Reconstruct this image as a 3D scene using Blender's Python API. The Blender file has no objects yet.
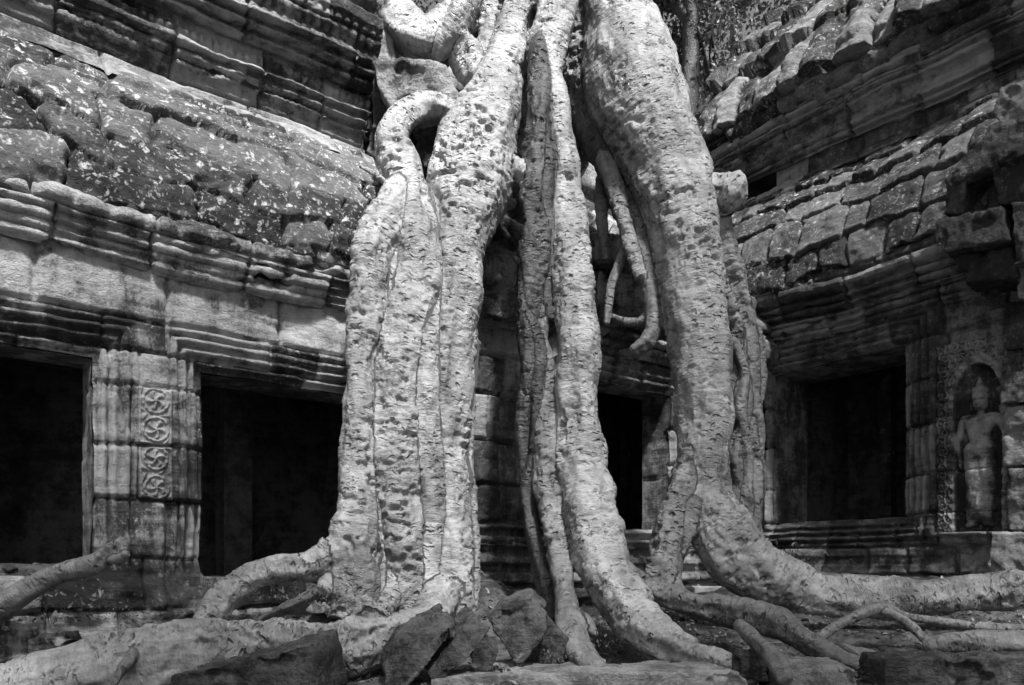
import bpy, math, random
import numpy as np
from mathutils import Vector
R = math.radians
rng = np.random.default_rng(7)
random.seed(7)

# ------------------------------------------------------------------ camera, sky, sun
scene = bpy.context.scene
F = 777.0; HZ = 570.0; EYE = 0.55
cam_d = bpy.data.cameras.new('camera'); cam = bpy.data.objects.new('camera', cam_d)
scene.collection.objects.link(cam); scene.camera = cam
cam.location = (0, 0, EYE); cam.rotation_euler = (R(90), 0, 0)
cam_d.sensor_width = 36; cam_d.lens = 36 * F / 1024
cam_d.shift_y = (HZ - 342.5) / 1024
cam_d.clip_start = 0.05; cam_d.clip_end = 2000
SUN_EL, SUN_AZ = 57, 160         # azimuth the light comes from, clockwise from +Y
world = bpy.data.worlds.new("World"); scene.world = world; world.use_nodes = True
wn = world.node_tree; wn.nodes.clear()
sky = wn.nodes.new('ShaderNodeTexSky'); sky.sky_type = 'NISHITA'; sky.sun_disc = False
sky.sun_elevation = R(SUN_EL); sky.sun_rotation = R(SUN_AZ); sky.air_density = 1.0; sky.dust_density = 4.0
bw = wn.nodes.new('ShaderNodeRGBToBW'); bg = wn.nodes.new('ShaderNodeBackground'); bg.inputs[1].default_value = 0.065
wo = wn.nodes.new('ShaderNodeOutputWorld')
wn.links.new(sky.outputs[0], bw.inputs[0]); wn.links.new(bw.outputs[0], bg.inputs[0]); wn.links.new(bg.outputs[0], wo.inputs[0])
sd = bpy.data.lights.new('sun', 'SUN'); sd.energy = 5.0; sd.angle = R(6); sd.color = (1, 1, 1)
sun = bpy.data.objects.new('sun', sd); scene.collection.objects.link(sun)
a, e = R(SUN_AZ), R(SUN_EL)
sun.rotation_euler = Vector((math.sin(a)*math.cos(e), math.cos(a)*math.cos(e), math.sin(e))).to_track_quat('Z', 'Y').to_euler()
vs = scene.view_settings; vs.view_transform = 'Standard'; vs.look = 'None'; vs.gamma = 1; vs.use_curve_mapping = False
vs.exposure = 1.4
scene.render.engine = 'CYCLES'
scene.render.resolution_x = 1024; scene.render.resolution_y = 685
scene.cycles.max_bounces = 5; scene.cycles.diffuse_bounces = 3

# ------------------------------------------------------------------ noise
def _hash(ix, iy, iz, seed):
    h = (ix.astype(np.int64)*374761393 + iy.astype(np.int64)*668265263 + iz.astype(np.int64)*2147483647 + seed*144269) & 0xffffffff
    h = ((h ^ (h >> 13)) * 1274126177) & 0xffffffff
    h = ((h ^ (h >> 15)) * 2246822519) & 0xffffffff
    return (h ^ (h >> 16)).astype(np.float64) / 4294967295.0
def vnoise(x, y, z, seed=0):
    x, y, z = np.broadcast_arrays(np.asarray(x, float), np.asarray(y, float), np.asarray(z, float))
    ix, iy, iz = np.floor(x), np.floor(y), np.floor(z)
    fx, fy, fz = x-ix, y-iy, z-iz
    ux, uy, uz = [f*f*f*(f*(f*6-15)+10) for f in (fx, fy, fz)]
    r = 0
    for dx in (0, 1):
        for dy in (0, 1):
            for dz in (0, 1):
                w = (ux if dx else 1-ux)*(uy if dy else 1-uy)*(uz if dz else 1-uz)
                r = r + w*_hash(ix+dx, iy+dy, iz+dz, seed)
    return r*2-1
def fbm(x, y, z=0.0, oct=4, seed=0, gain=0.5):
    a, s, t = 1.0, 0, 0
    x = np.asarray(x, float); y = np.asarray(y, float); z = np.asarray(z, float)
    for o in range(oct):
        s = s + a*vnoise(x, y, z, seed+o*17); t += a
        a *= gain; x = x*2.03+3.1; y = y*2.03+1.7; z = z*2.03+5.3
    return s/t
def sstep(a, b, x):
    t = np.clip((x-a)/(b-a), 0, 1); return t*t*(3-2*t)

# ------------------------------------------------------------------ objects
col = scene.collection
def tag(o, label=None, cat=None, group=None, kind=None):
    if label: o['label'] = label
    if cat: o['category'] = cat
    if group: o['group'] = group
    if kind: o['kind'] = kind
    return o
def empty(name, loc, label, cat, group=None):
    o = bpy.data.objects.new(name, None); col.objects.link(o); o.location = loc
    o.empty_display_size = 0.2
    return tag(o, label, cat, group)
def mesh_obj(name, V, Fc, mat, parent=None, smooth=True, attrs=None, normals=None, origin=None, label=None):
    V = np.asarray(V, float)
    if parent is not None:
        org = np.zeros(3); p = parent
        while p is not None:
            org = org + np.array(p.location); p = p.parent
        loc = (0, 0, 0)
    else:
        if origin is None:
            origin = (0.5*(V[:, 0].min()+V[:, 0].max()), 0.5*(V[:, 1].min()+V[:, 1].max()), V[:, 2].min())
        org = np.array(origin); loc = tuple(org)
    me = bpy.data.meshes.new(name)
    V = V.reshape(-1, 3)
    W = (V-org).astype(np.float32)
    if isinstance(Fc, np.ndarray):
        n, k = Fc.shape
        me.vertices.add(len(W)); me.vertices.foreach_set('co', W.ravel())
        me.loops.add(n*k); me.loops.foreach_set('vertex_index', Fc.astype(np.int32).ravel())
        me.polygons.add(n); me.polygons.foreach_set('loop_start', np.arange(0, n*k, k, dtype=np.int32))
        me.update(calc_edges=True)
    else:
        me.from_pydata(W.tolist(), [], Fc)
    if attrs:
        for k, v in attrs.items():
            v = np.asarray(v, np.float32)
            if v.ndim == 1:
                at = me.attributes.new(k, 'FLOAT', 'POINT'); at.data.foreach_set('value', np.ascontiguousarray(v[:len(V)]))
            else:
                at = me.attributes.new(k, 'FLOAT_VECTOR', 'POINT'); at.data.foreach_set('vector', v.ravel())
    me.polygons.foreach_set('use_smooth', np.full(len(me.polygons), smooth))
    if mat: me.materials.append(mat)
    me.validate(); me.update()
    if normals is not None:
        me.normals_split_custom_set_from_vertices(np.asarray(normals).tolist())
    o = bpy.data.objects.new(name, me); col.objects.link(o); o.location = loc
    if parent is not None: o.parent = parent
    if label: o['label'] = label
    return o

# pixel -> world at depth Y
def at(px, py, Y): return np.array([(px-512)/F*Y, Y, EYE+(HZ-py)/F*Y])

# ------------------------------------------------------------------ materials
def nd(nt, t, **kw):
    n = nt.nodes.new(t)
    for k, v in kw.items(): setattr(n, k, v)
    return n
def ramp(nt, src, stops):
    r = nd(nt, 'ShaderNodeValToRGB')
    el = r.color_ramp.elements
    while len(el) < len(stops): el.new(0.5)
    for e_, (p, c) in zip(el, stops): e_.position = p; e_.color = (c, c, c, 1)
    nt.links.new(src, r.inputs[0]); return r.outputs[0]
def noise(nt, vec, scale, detail=5, rough=0.6, dist=0.0, lac=2.0):
    n = nd(nt, 'ShaderNodeTexNoise'); n.inputs['Scale'].default_value = scale; n.inputs['Detail'].default_value = detail
    n.inputs['Roughness'].default_value = rough; n.inputs['Distortion'].default_value = dist
    nt.links.new(vec, n.inputs['Vector']); return n.outputs['Fac']
def voro(nt, vec, scale, feature='F1', rnd=1.0):
    n = nd(nt, 'ShaderNodeTexVoronoi', feature=feature); n.inputs['Scale'].default_value = scale
    n.inputs['Randomness'].default_value = rnd
    nt.links.new(vec, n.inputs['Vector']); return n.outputs['Distance']
def mapping(nt, vec, scale, loc=(0, 0, 0), rot=(0, 0, 0)):
    m = nd(nt, 'ShaderNodeMapping'); m.inputs['Scale'].default_value = scale; m.inputs['Location'].default_value = loc
    m.inputs['Rotation'].default_value = rot
    nt.links.new(vec, m.inputs['Vector']); return m.outputs[0]
def mathn(nt, op, a_, b_=None, clamp=False):
    m = nd(nt, 'ShaderNodeMath', operation=op, use_clamp=clamp)
    for i, v in enumerate((a_, b_)):
        if v is None: continue
        if isinstance(v, (int, float)): m.inputs[i].default_value = v
        else: nt.links.new(v, m.inputs[i])
    return m.outputs[0]
def mix(nt, fac, a_, b_):
    m = nd(nt, 'ShaderNodeMix', data_type='FLOAT')
    for i, v in ((0, fac), (2, a_), (3, b_)):
        if isinstance(v, (int, float)): m.inputs[i].default_value = v
        else: nt.links.new(v, m.inputs[i])
    return m.outputs[0]
def finish(nt, colr, bump, rough=0.85, bstr=1.0, spec=0.3, bdist=0.02):
    p = nd(nt, 'ShaderNodeBsdfPrincipled'); o = nd(nt, 'ShaderNodeOutputMaterial')
    c = nd(nt, 'ShaderNodeCombineColor')
    for i in range(3): nt.links.new(colr, c.inputs[i])
    nt.links.new(c.outputs[0], p.inputs['Base Color'])
    if isinstance(rough, (int, float)): p.inputs['Roughness'].default_value = rough
    else: nt.links.new(rough, p.inputs['Roughness'])
    p.inputs['Specular IOR Level'].default_value = spec
    if bump is not None:
        b = nd(nt, 'ShaderNodeBump'); b.inputs['Strength'].default_value = bstr; b.inputs['Distance'].default_value = bdist
        nt.links.new(bump, b.inputs['Height']); nt.links.new(b.outputs[0], p.inputs['Normal'])
    nt.links.new(p.outputs[0], o.inputs[0])
def newmat(name):
    m = bpy.data.materials.new(name); m.use_nodes = True; m.node_tree.nodes.clear(); return m, m.node_tree

def stone_mat(name, lo, hi, lichen=0.0, lich_scale=9, streak=0.4, lich_val=0.55, blk=True, bump=1.0, spec=0.3):
    m, nt = newmat(name)
    tc = nd(nt, 'ShaderNodeTexCoord').outputs['Object']
    big = noise(nt, tc, 1.3, 4, 0.6, 0.6)
    med = noise(nt, tc, 7, 8, 0.7)
    fin = noise(nt, tc, 55, 5, 0.75)
    st = noise(nt, mapping(nt, tc, (5, 5, 0.7)), 1.4, 6, 0.7)
    hor = noise(nt, mapping(nt, tc, (1.2, 1.2, 14)), 1.5, 5, 0.65)
    v = mathn(nt, 'ADD', mathn(nt, 'MULTIPLY', big, 0.9), mathn(nt, 'MULTIPLY', med, 1.0))
    v = mathn(nt, 'ADD', v, mathn(nt, 'MULTIPLY', st, streak))
    v = mathn(nt, 'ADD', v, mathn(nt, 'MULTIPLY', hor, 0.35))
    v = mathn(nt, 'ADD', v, mathn(nt, 'MULTIPLY', fin, 0.35))
    if blk:
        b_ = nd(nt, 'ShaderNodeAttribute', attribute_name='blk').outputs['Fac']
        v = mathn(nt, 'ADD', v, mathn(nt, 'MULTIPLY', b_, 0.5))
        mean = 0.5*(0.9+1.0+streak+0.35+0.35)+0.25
    else:
        mean = 0.5*(0.9+1.0+streak+0.35+0.35)
    v = mathn(nt, 'ADD', v, 0.5-mean)
    c = ramp(nt, v, [(0.18, lo*0.25), (0.42, lo*0.9), (0.58, (lo+hi)/2), (0.88, hi)])
    # pale lichen and mineral crust
    if lichen > 0:
        wv = nd(nt, 'ShaderNodeVectorMath', operation='ADD')
        nn = nd(nt, 'ShaderNodeTexNoise'); nn.inputs['Scale'].default_value = 14; nn.inputs['Detail'].default_value = 4
        nt.links.new(tc, nn.inputs['Vector'])
        sc = nd(nt, 'ShaderNodeVectorMath', operation='SCALE'); sc.inputs['Scale'].default_value = 0.12
        nt.links.new(nn.outputs['Color'], sc.inputs[0]); nt.links.new(tc, wv.inputs[0]); nt.links.new(sc.outputs[0], wv.inputs[1])
        patch = noise(nt, tc, 2.3, 4, 0.65, 0.3)
        d1 = voro(nt, wv.outputs[0], lich_scale)
        d2 = voro(nt, wv.outputs[0], lich_scale*2.7)
        f1 = mathn(nt, 'MULTIPLY', ramp(nt, d1, [(0.16, 1), (0.27, 0)]), ramp(nt, patch, [(0.56-0.2*lichen, 0), (0.66-0.2*lichen, 1)]))
        f2 = mathn(nt, 'MULTIPLY', ramp(nt, d2, [(0.2, 1), (0.34, 0)]), ramp(nt, patch, [(0.50-0.2*lichen, 0), (0.62-0.2*lichen, 1)]))
        brk = ramp(nt, noise(nt, tc, 60, 4, 0.7), [(0.38, 0), (0.52, 1)])
        cr = noise(nt, tc, 9, 9, 0.72, 0.4)
        f3 = mathn(nt, 'MULTIPLY', ramp(nt, cr, [(0.60, 0), (0.635, 1)]), ramp(nt, patch, [(0.54-0.2*lichen, 0), (0.70-0.2*lichen, 1)]))
        f = mathn(nt, 'MAXIMUM', mathn(nt, 'MULTIPLY', mathn(nt, 'MAXIMUM', f1, mathn(nt, 'MULTIPLY', f2, 0.45)), brk), mathn(nt, 'MULTIPLY', f3, 0.9))
        c = mix(nt, f, c, lich_val)
    pit = voro(nt, tc, 70)
    h = mathn(nt, 'ADD', mathn(nt, 'MULTIPLY', med, 1.2), mathn(nt, 'MULTIPLY', fin, 0.45))
    h = mathn(nt, 'ADD', h, mathn(nt, 'MULTIPLY', ramp(nt, pit, [(0.0, 0), (0.35, 1)]), 0.12))
    h = mathn(nt, 'ADD', h, mathn(nt, 'MULTIPLY', hor, 0.5))
    finish(nt, c, h, 0.75, bump, spec, 0.04)
    return m

def bark_mat(name, lo, hi, dark=0.35, pit=1.0, spec=0.5):
    m, nt = newmat(name)
    bc = nd(nt, 'ShaderNodeAttribute', attribute_name='bc').outputs['Vector']
    big = noise(nt, bc, 2.2, 4, 0.6)
    med = noise(nt, mapping(nt, bc, (8, 8, 12)), 1.0, 7, 0.62, 0.3)
    fin = noise(nt, mapping(nt, bc, (50, 50, 75)), 1.0, 5, 0.7)
    wr = noise(nt, mapping(nt, bc, (7, 7, 52)), 1.0, 4, 0.6, 0.5)
    # flaked scales
    nn = nd(nt, 'ShaderNodeTexNoise'); nn.inputs['Scale'].default_value = 9; nn.inputs['Detail'].default_value = 3
    nt.links.new(bc, nn.inputs['Vector'])
    sc = nd(nt, 'ShaderNodeVectorMath', operation='SCALE'); sc.inputs['Scale'].default_value = 0.10
    nt.links.new(nn.outputs['Color'], sc.inputs[0])
    ad = nd(nt, 'ShaderNodeVectorMath', operation='ADD'); nt.links.new(bc, ad.inputs[0]); nt.links.new(sc.outputs[0], ad.inputs[1])
    s1 = voro(nt, mapping(nt, ad.outputs[0], (13, 13, 24)), 1.0)
    s2 = voro(nt, mapping(nt, ad.outputs[0], (27, 27, 52)), 1.0)
    area = ramp(nt, noise(nt, bc, 3.1, 3, 0.6), [(0.42, 0.03), (0.6, 1)])
    p1 = mathn(nt, 'MULTIPLY', ramp(nt, s1, [(0.12, 1), (0.36, 0)]), area)
    p2 = mathn(nt, 'MULTIPLY', ramp(nt, s2, [(0.16, 1), (0.30, 0)]), mathn(nt, 'MULTIPLY', ramp(nt, med, [(0.42, 0), (0.6, 1)]), area))
    v = mathn(nt, 'ADD', mathn(nt, 'MULTIPLY', big, 0.7), mathn(nt, 'MULTIPLY', med, 0.75))
    v = mathn(nt, 'ADD', v, mathn(nt, 'MULTIPLY', fin, 0.45)); v = mathn(nt, 'ADD', v, mathn(nt, 'MULTIPLY', wr, 0.35))
    v = mathn(nt, 'ADD', v, 0.5-0.5*2.25)
    c = ramp(nt, v, [(0.05, lo*0.6), (0.36, lo*1.15), (0.60, (lo+hi)/2), (1.0, hi)])
    blot = noise(nt, mapping(nt, bc, (3.5, 3.5, 1.1)), 1.0, 6, 0.7, 0.8)
    c = mathn(nt, 'MULTIPLY', c, ramp(nt, blot, [(0.32, 0.45), (0.46, 0.85), (0.60, 1.12), (0.7, 1.25)]))
    # small dark scars
    c = mix(nt, mathn(nt, 'MULTIPLY', p2, 0.9*dark), c, lo*0.4)
    c = mix(nt, mathn(nt, 'MULTIPLY', p1, dark*0.5), c, lo*0.5)
    # moss / damp patches
    ms = ramp(nt, noise(nt, bc, 1.6, 6, 0.7, 0.6), [(0.56, 0), (0.70, 1)])
    c = mix(nt, mathn(nt, 'MULTIPLY', ms, dark*1.3), c, lo*0.3)
    h = mathn(nt, 'ADD', mathn(nt, 'MULTIPLY', med, mathn(nt, 'ADD', mathn(nt, 'MULTIPLY', area, 0.7), 0.15)), mathn(nt, 'MULTIPLY', fin, 0.25))
    h = mathn(nt, 'ADD', h, mathn(nt, 'MULTIPLY', wr, 0.25))
    h = mathn(nt, 'SUBTRACT', h, mathn(nt, 'MULTIPLY', p1, 0.55*pit))
    h = mathn(nt, 'SUBTRACT', h, mathn(nt, 'MULTIPLY', p2, 0.35*pit))
    finish(nt, c, h, 0.42, 1.0, spec, 0.038)
    return m

M = {
 'wall_pale': stone_mat('weathered sandstone', 0.075, 0.50, lichen=0.35, streak=0.9, lich_val=0.42),
 'roof_left': stone_mat('lichen roof stone', 0.04, 0.15, lichen=1.45, lich_scale=10, streak=0.3, lich_val=0.58, bump=1.0),
 'clere_left': stone_mat('dark cornice stone', 0.055, 0.34, lichen=0.2, streak=0.7, lich_val=0.3),
 'wall_mid': stone_mat('damp sandstone', 0.10, 0.42, lichen=0.1, streak=0.7, lich_val=0.28),
 'wall_right': stone_mat('dark damp sandstone', 0.08, 0.34, lichen=0.12, streak=0.6, lich_val=0.25),
 'roof_right': stone_mat('mossy roof stone', 0.025, 0.10, lichen=0.8, lich_scale=9, streak=0.3, lich_val=0.32),
 'roof_top': stone_mat('pale roof ribs', 0.035, 0.20, lichen=0.5, lich_scale=9, streak=0.3, lich_val=0.38),
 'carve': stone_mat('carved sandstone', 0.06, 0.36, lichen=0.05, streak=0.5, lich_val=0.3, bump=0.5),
 'carve_pale': stone_mat('carved pale sandstone', 0.10, 0.42, lichen=0.1, streak=0.5, lich_val=0.4, bump=0.5),
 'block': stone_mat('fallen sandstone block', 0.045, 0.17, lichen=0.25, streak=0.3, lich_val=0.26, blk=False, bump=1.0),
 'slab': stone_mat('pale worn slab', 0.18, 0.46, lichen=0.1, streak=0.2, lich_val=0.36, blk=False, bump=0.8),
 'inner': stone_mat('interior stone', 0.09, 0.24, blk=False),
 'earth': stone_mat('bare earth', 0.06, 0.26, lichen=0.0, streak=0.0, blk=False, bump=1.3),
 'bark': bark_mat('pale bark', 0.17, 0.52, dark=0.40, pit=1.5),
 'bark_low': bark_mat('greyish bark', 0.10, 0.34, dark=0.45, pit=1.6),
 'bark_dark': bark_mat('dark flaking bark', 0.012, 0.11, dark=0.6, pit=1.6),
 'bark_far': bark_mat('distant bark', 0.015, 0.05),
}
def leaf_mat(name, v0, v1):
    m, nt = newmat(name)
    g = nd(nt, 'ShaderNodeAttribute', attribute_name='rnd').outputs['Fac']
    c = ramp(nt, g, [(0, v0), (1, v1)])
    finish(nt, c, None, 0.5, 0, 0.4)
    p = [n for n in nt.nodes if n.type == 'BSDF_PRINCIPLED'][0]
    o = [n for n in nt.nodes if n.type == 'OUTPUT_MATERIAL'][0]
    t = nd(nt, 'ShaderNodeBsdfTranslucent'); s = nd(nt, 'ShaderNodeMixShader'); s.inputs[0].default_value = 0.3
    cc = nd(nt, 'ShaderNodeCombineColor')
    for i in range(3): nt.links.new(c, cc.inputs[i])
    nt.links.new(cc.outputs[0], t.inputs[0])
    nt.links.new(p.outputs[0], s.inputs[1]); nt.links.new(t.outputs[0], s.inputs[2]); nt.links.new(s.outputs[0], o.inputs[0])
    return m
M['leaf'] = leaf_mat('jungle leaf', 0.02, 0.08)
M['weed'] = leaf_mat('weed leaf', 0.03, 0.13)
M['litter'] = leaf_mat('dry leaf', 0.06, 0.38)

# ------------------------------------------------------------------ ground
def ground_h(x, y):
    nl = (x+1.976)*0.618-(y-5)*0.786            # distance in front of the left gallery wall
    nr = (x-2.79)*-0.786-(y-8.75)*0.619         # ... and of the right one
    base = -0.06-0.26*sstep(0.8, 2.0, -x)+0.20*sstep(4.5, 5.6, y)+0.15*sstep(5.8, 8.0, y)
    bank = 0.40*sstep(1.10, 0.35, nl)*sstep(0.5, -0.5, x)*(0.75+0.25*sstep(-2.2, -1.4, x))
    rb = 0.22*sstep(1.2, 0.2, nr)
    return base+bank+rb+sstep(16, 120, np.hypot(x, y))*1.5
def build_ground():
    def lines(c0, c1, step, lo, hi):
        a_ = list(np.arange(c0, c1, step)); v = a_[-1]; st = step
        while v < hi: st *= 1.35; v += st; a_.append(v)
        v = a_[0]; st = step; pre = []
        while v > lo: st *= 1.35; v -= st; pre.append(v)
        return np.array(pre[::-1]+a_)
    xs = lines(-3.6, 4.6, 0.03, -900, 900); ys = lines(3.0, 7.2, 0.03, -900, 900)
    X, Y = np.meshgrid(xs, ys, indexing='ij')
    near = np.exp(-np.clip(np.hypot(X, Y-5)-6, 0, 99)/3)
    Z = ground_h(X, Y) + near*(0.05*fbm(X*1.7, Y*1.7, 0, 4, 3) + 0.035*fbm(X*7, Y*7, 0, 4, 5) + 0.02*np.abs(fbm(X*20, Y*20, 0, 2, 9)))
    n, k = X.shape; idx = np.arange(n*k).reshape(n, k)
    Fc = np.stack([idx[:-1, :-1], idx[1:, :-1], idx[1:, 1:], idx[:-1, 1:]], -1).reshape(-1, 4)
    o = mesh_obj('ground', np.stack([X, Y, Z], -1).reshape(-1, 3), Fc, M['earth'], origin=(0, 0, 0))
    tag(o, 'bare earth and leaf litter sloping up to the temple walls', 'ground', kind='structure')
build_ground()

# ------------------------------------------------------------------ masonry walls
class Wall:
    def __init__(s_, O, d, n): s_.O = np.array(O); s_.d = np.array(d); s_.n = np.array(n)
    def world(s_, s, n, z):
        s, n, z = np.broadcast_arrays(s, n, z)
        return np.stack([s_.O[0]+s*s_.d[0]+n*s_.n[0], s_.O[1]+s*s_.d[1]+n*s_.n[1], z], -1)
    def sz(s_, px, py, n=0.0):
        q = (px-512)/F; ox, oy = s_.O+n*s_.n
        s = (q*oy-ox)/(s_.d[0]-q*s_.d[1]); Y = oy+s*s_.d[1]
        return s, EYE+(HZ-py)/F*Y
WL = Wall((-1.976, 5.0), (0.786, 0.618), (0.618, -0.786))
WR = Wall((2.79, 8.75), (0.619, -0.786), (-0.786, -0.619))

def blocks(s, u, courses, wmin, wmax, seed, warp=0.02):
    """distance to joint, per-block randoms, position in block"""
    s = s + warp*fbm(s*3, u*3, seed, 3, seed+1); u2 = u + warp*fbm(s*2.2, u*2.2, seed+4, 3, seed+2)
    ci = np.clip(np.searchsorted(courses, u2)-1, 0, len(courses)-2)
    c0 = courses[ci]; c1 = courses[ci+1]
    d = np.minimum(u2-c0, c1-u2); fu = np.clip((u2-c0)/(c1-c0), 0, 1)
    ds = np.full(s.shape, 9.0); r1 = np.zeros(s.shape); r2 = np.zeros(s.shape); r3 = np.zeros(s.shape); fs = np.zeros(s.shape)
    smin, smax = -6.0, 8.0
    for c in range(len(courses)-1):
        rg = np.random.default_rng(seed*101+c)
        j = [smin-rg.random()*wmax]
        while j[-1] < smax: j.append(j[-1]+rg.uniform(wmin, wmax))
        j = np.array(j); k = rg.random((len(j), 3))
        m = ci == c
        sm = s[m]; i = np.clip(np.searchsorted(j, sm)-1, 0, len(j)-2)
        ds[m] = np.minimum(sm-j[i], j[i+1]-sm); fs[m] = (sm-j[i])/(j[i+1]-j[i])
        r1[m] = k[i, 0]; r2[m] = k[i, 1]; r3[m] = k[i, 2]
    return d, ds, fu, fs, r1, r2, r3

def breaks(a_, b_, step, pts=()):
    p = sorted([a_, b_]+[q for q in pts if a_ < q < b_]); o = []
    for i in range(len(p)-1):
        k = max(1, int(round((p[i+1]-p[i])/step))); o += list(np.linspace(p[i], p[i+1], k+1)[:-1])
    return np.array(o+[p[-1]])

def jitter(P, amp=0.012, sc=3.0, seed=0):
    return P + amp*np.stack([fbm(P[..., 0]*sc, P[..., 1]*sc, P[..., 2]*sc, 3, seed+k) for k in range(3)], -1)

def sheet(name, wall, s_lines, prof, disp, mat, parent, mask=None, erode=0.35, du=0.013, seed=0, sag=0.02, plines=None, label=None):
    """prof: polyline of (n, z); disp(S, U, Nn, Z) -> displacement, blk"""
    prof = np.array(prof, float)
    seg = np.hypot(*(prof[1:]-prof[:-1]).T); arc = np.concatenate([[0], np.cumsum(seg)])
    if plines is None:
        us = np.linspace(0, arc[-1], max(2, int(arc[-1]/du)))
    else: us = plines
    pn = np.interp(us, arc, prof[:, 0]); pz = np.interp(us, arc, prof[:, 1])
    def smooth(v, k):
        for _ in range(k): v = np.concatenate([[v[0]], 0.25*v[:-2]+0.5*v[1:-1]+0.25*v[2:], [v[-1]]])
        return v
    an, az = smooth(pn, 1), smooth(pz, 1); bn, bz = smooth(pn, 25), smooth(pz, 25)
    tn, tz = np.gradient(smooth(pn, 6)), np.gradient(smooth(pz, 6)); l = np.hypot(tn, tz)+1e-9
    nn, nz = tz/l, -tn/l
    S, U = np.meshgrid(s_lines, us, indexing='ij')
    E = sstep(0.62-erode, 1.0-erode, fbm(S*2.1, U*2.1, seed, 5, seed+31))*0.8
    Nn = an[None]*(1-E)+bn[None]*E; Z = az[None]*(1-E)+bz[None]*E
    D, B = disp(S, U, Nn, Z)
    Z2 = Z + sag*fbm(S*0.9, Z*0.2, seed, 2, seed+77)
    P = wall.world(S, Nn+D*nn[None], Z2+D*nz[None])
    P = jitter(P, 0.014, 3.0, seed)
    n, k = S.shape; idx = np.arange(n*k).reshape(n, k)
    Fc = np.stack([idx[:-1, :-1], idx[1:, :-1], idx[1:, 1:], idx[:-1, 1:]], -1)
    if mask is not None:
        sc_ = 0.25*(S[:-1, :-1]+S[1:, :-1]+S[1:, 1:]+S[:-1, 1:]); zc = 0.25*(Z[:-1, :-1]+Z[1:, :-1]+Z[1:, 1:]+Z[:-1, 1:])
        Fc = Fc[~mask(sc_, zc)]
    Fc = Fc.reshape(-1, 4)
    return mesh_obj(name, P.reshape(-1, 3), Fc, mat, parent, attrs={'blk': B.ravel()}, label=label)

def joint(d, w=0.012, depth=0.03):
    return -depth*np.exp(-(d/w)**2)
def rounding(d, w=0.05, amt=0.02):
    return -amt*np.clip(1-d/w, 0, 1)**2
def surf_noise(S, U, seed, a_=0.012):
    return a_*fbm(S*4, U*4, seed, 5, seed) + 0.007*fbm(S*18, U*18, seed, 3, seed+3)*1.0

def rect_d(S, Z, r):
    s0, s1, z0, z1 = r
    dx = np.maximum(np.maximum(s0-S, S-s1), 0); dz = np.maximum(np.maximum(z0-Z, Z-z1), 0)
    return np.maximum(dx, dz)     # square (mitred) contours
def frame_prof(d, w=0.24):
    # stepped mouldings: recessed at the opening, out to the face at d = w
    x = d/w
    st = -0.075 + 0.075*(0.35*sstep(0.12, 0.16, x)+0.2*sstep(0.34, 0.38, x)+0.2*sstep(0.58, 0.62, x)+0.25*sstep(0.9, 0.94, x))
    gr = 0.02*np.exp(-((x-0.25)/0.07)**2)-0.028*np.exp(-((x-0.37)/0.045)**2)+0.022*np.exp(-((x-0.50)/0.07)**2)-0.028*np.exp(-((x-0.63)/0.045)**2)+0.022*np.exp(-((x-0.76)/0.07)**2)-0.026*np.exp(-((x-0.9)/0.04)**2)
    return np.where(x < 1.15, st+gr, 0) * (x < 1.0)
def vortex(x, y, r):
    q = np.hypot(x, y)/r; th = np.arctan2(y, x)
    ring = np.exp(-((q-0.84)/0.10)**2)*(0.85+0.15*np.cos(14*th))
    pet = (q < 0.72)*np.clip(np.cos(2.5*th+2.2*q)**2-0.25, 0, 1)*1.2*sstep(0.0, 0.25, q)*sstep(0.72, 0.6, q)
    core = np.exp(-(q/0.17)**2)
    leaf = (q > 0.98)*np.clip(np.cos(6*th+9*q), 0, 1)*0.8*sstep(0.98, 1.1, q)
    return ring+pet+core+leaf
def carve_panel(wall, s0, s1, z0, z1, f, mat, parent, step=0.006, seed=0, proud=0.012, name='carving', label=None):
    """a carved stone panel, its edges turned back into the wall"""
    sl_ = np.linspace(s0, s1, int((s1-s0)/step)); zl_ = np.linspace(z0, z1, int((z1-z0)/step))
    S, Z = np.meshgrid(sl_, zl_, indexing='ij')
    D, B = f(S, Z); D = D+proud
    w = np.minimum(np.minimum(S-s0, s1-S), np.minimum(Z-z0, z1-Z))
    D = np.where(w < 0.004, -0.16, D-0.015*np.exp(-(w/0.012)**2))
    D = D+0.004*fbm(S*30, Z*30, 0, 3, seed)+0.010*fbm(S*6, Z*6, 0, 3, seed+2)
    P = jitter(wall.world(S, D, Z), 0.014, 3.0, seed)
    n, k = S.shape; idx = np.arange(n*k).reshape(n, k)
    Fc = np.stack([idx[:-1, :-1], idx[1:, :-1], idx[1:, 1:], idx[:-1, 1:]], -1).reshape(-1, 4)
    return mesh_obj(name, P.reshape(-1, 3), Fc, mat, parent, attrs={'blk': B.ravel()}, label=label)

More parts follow.
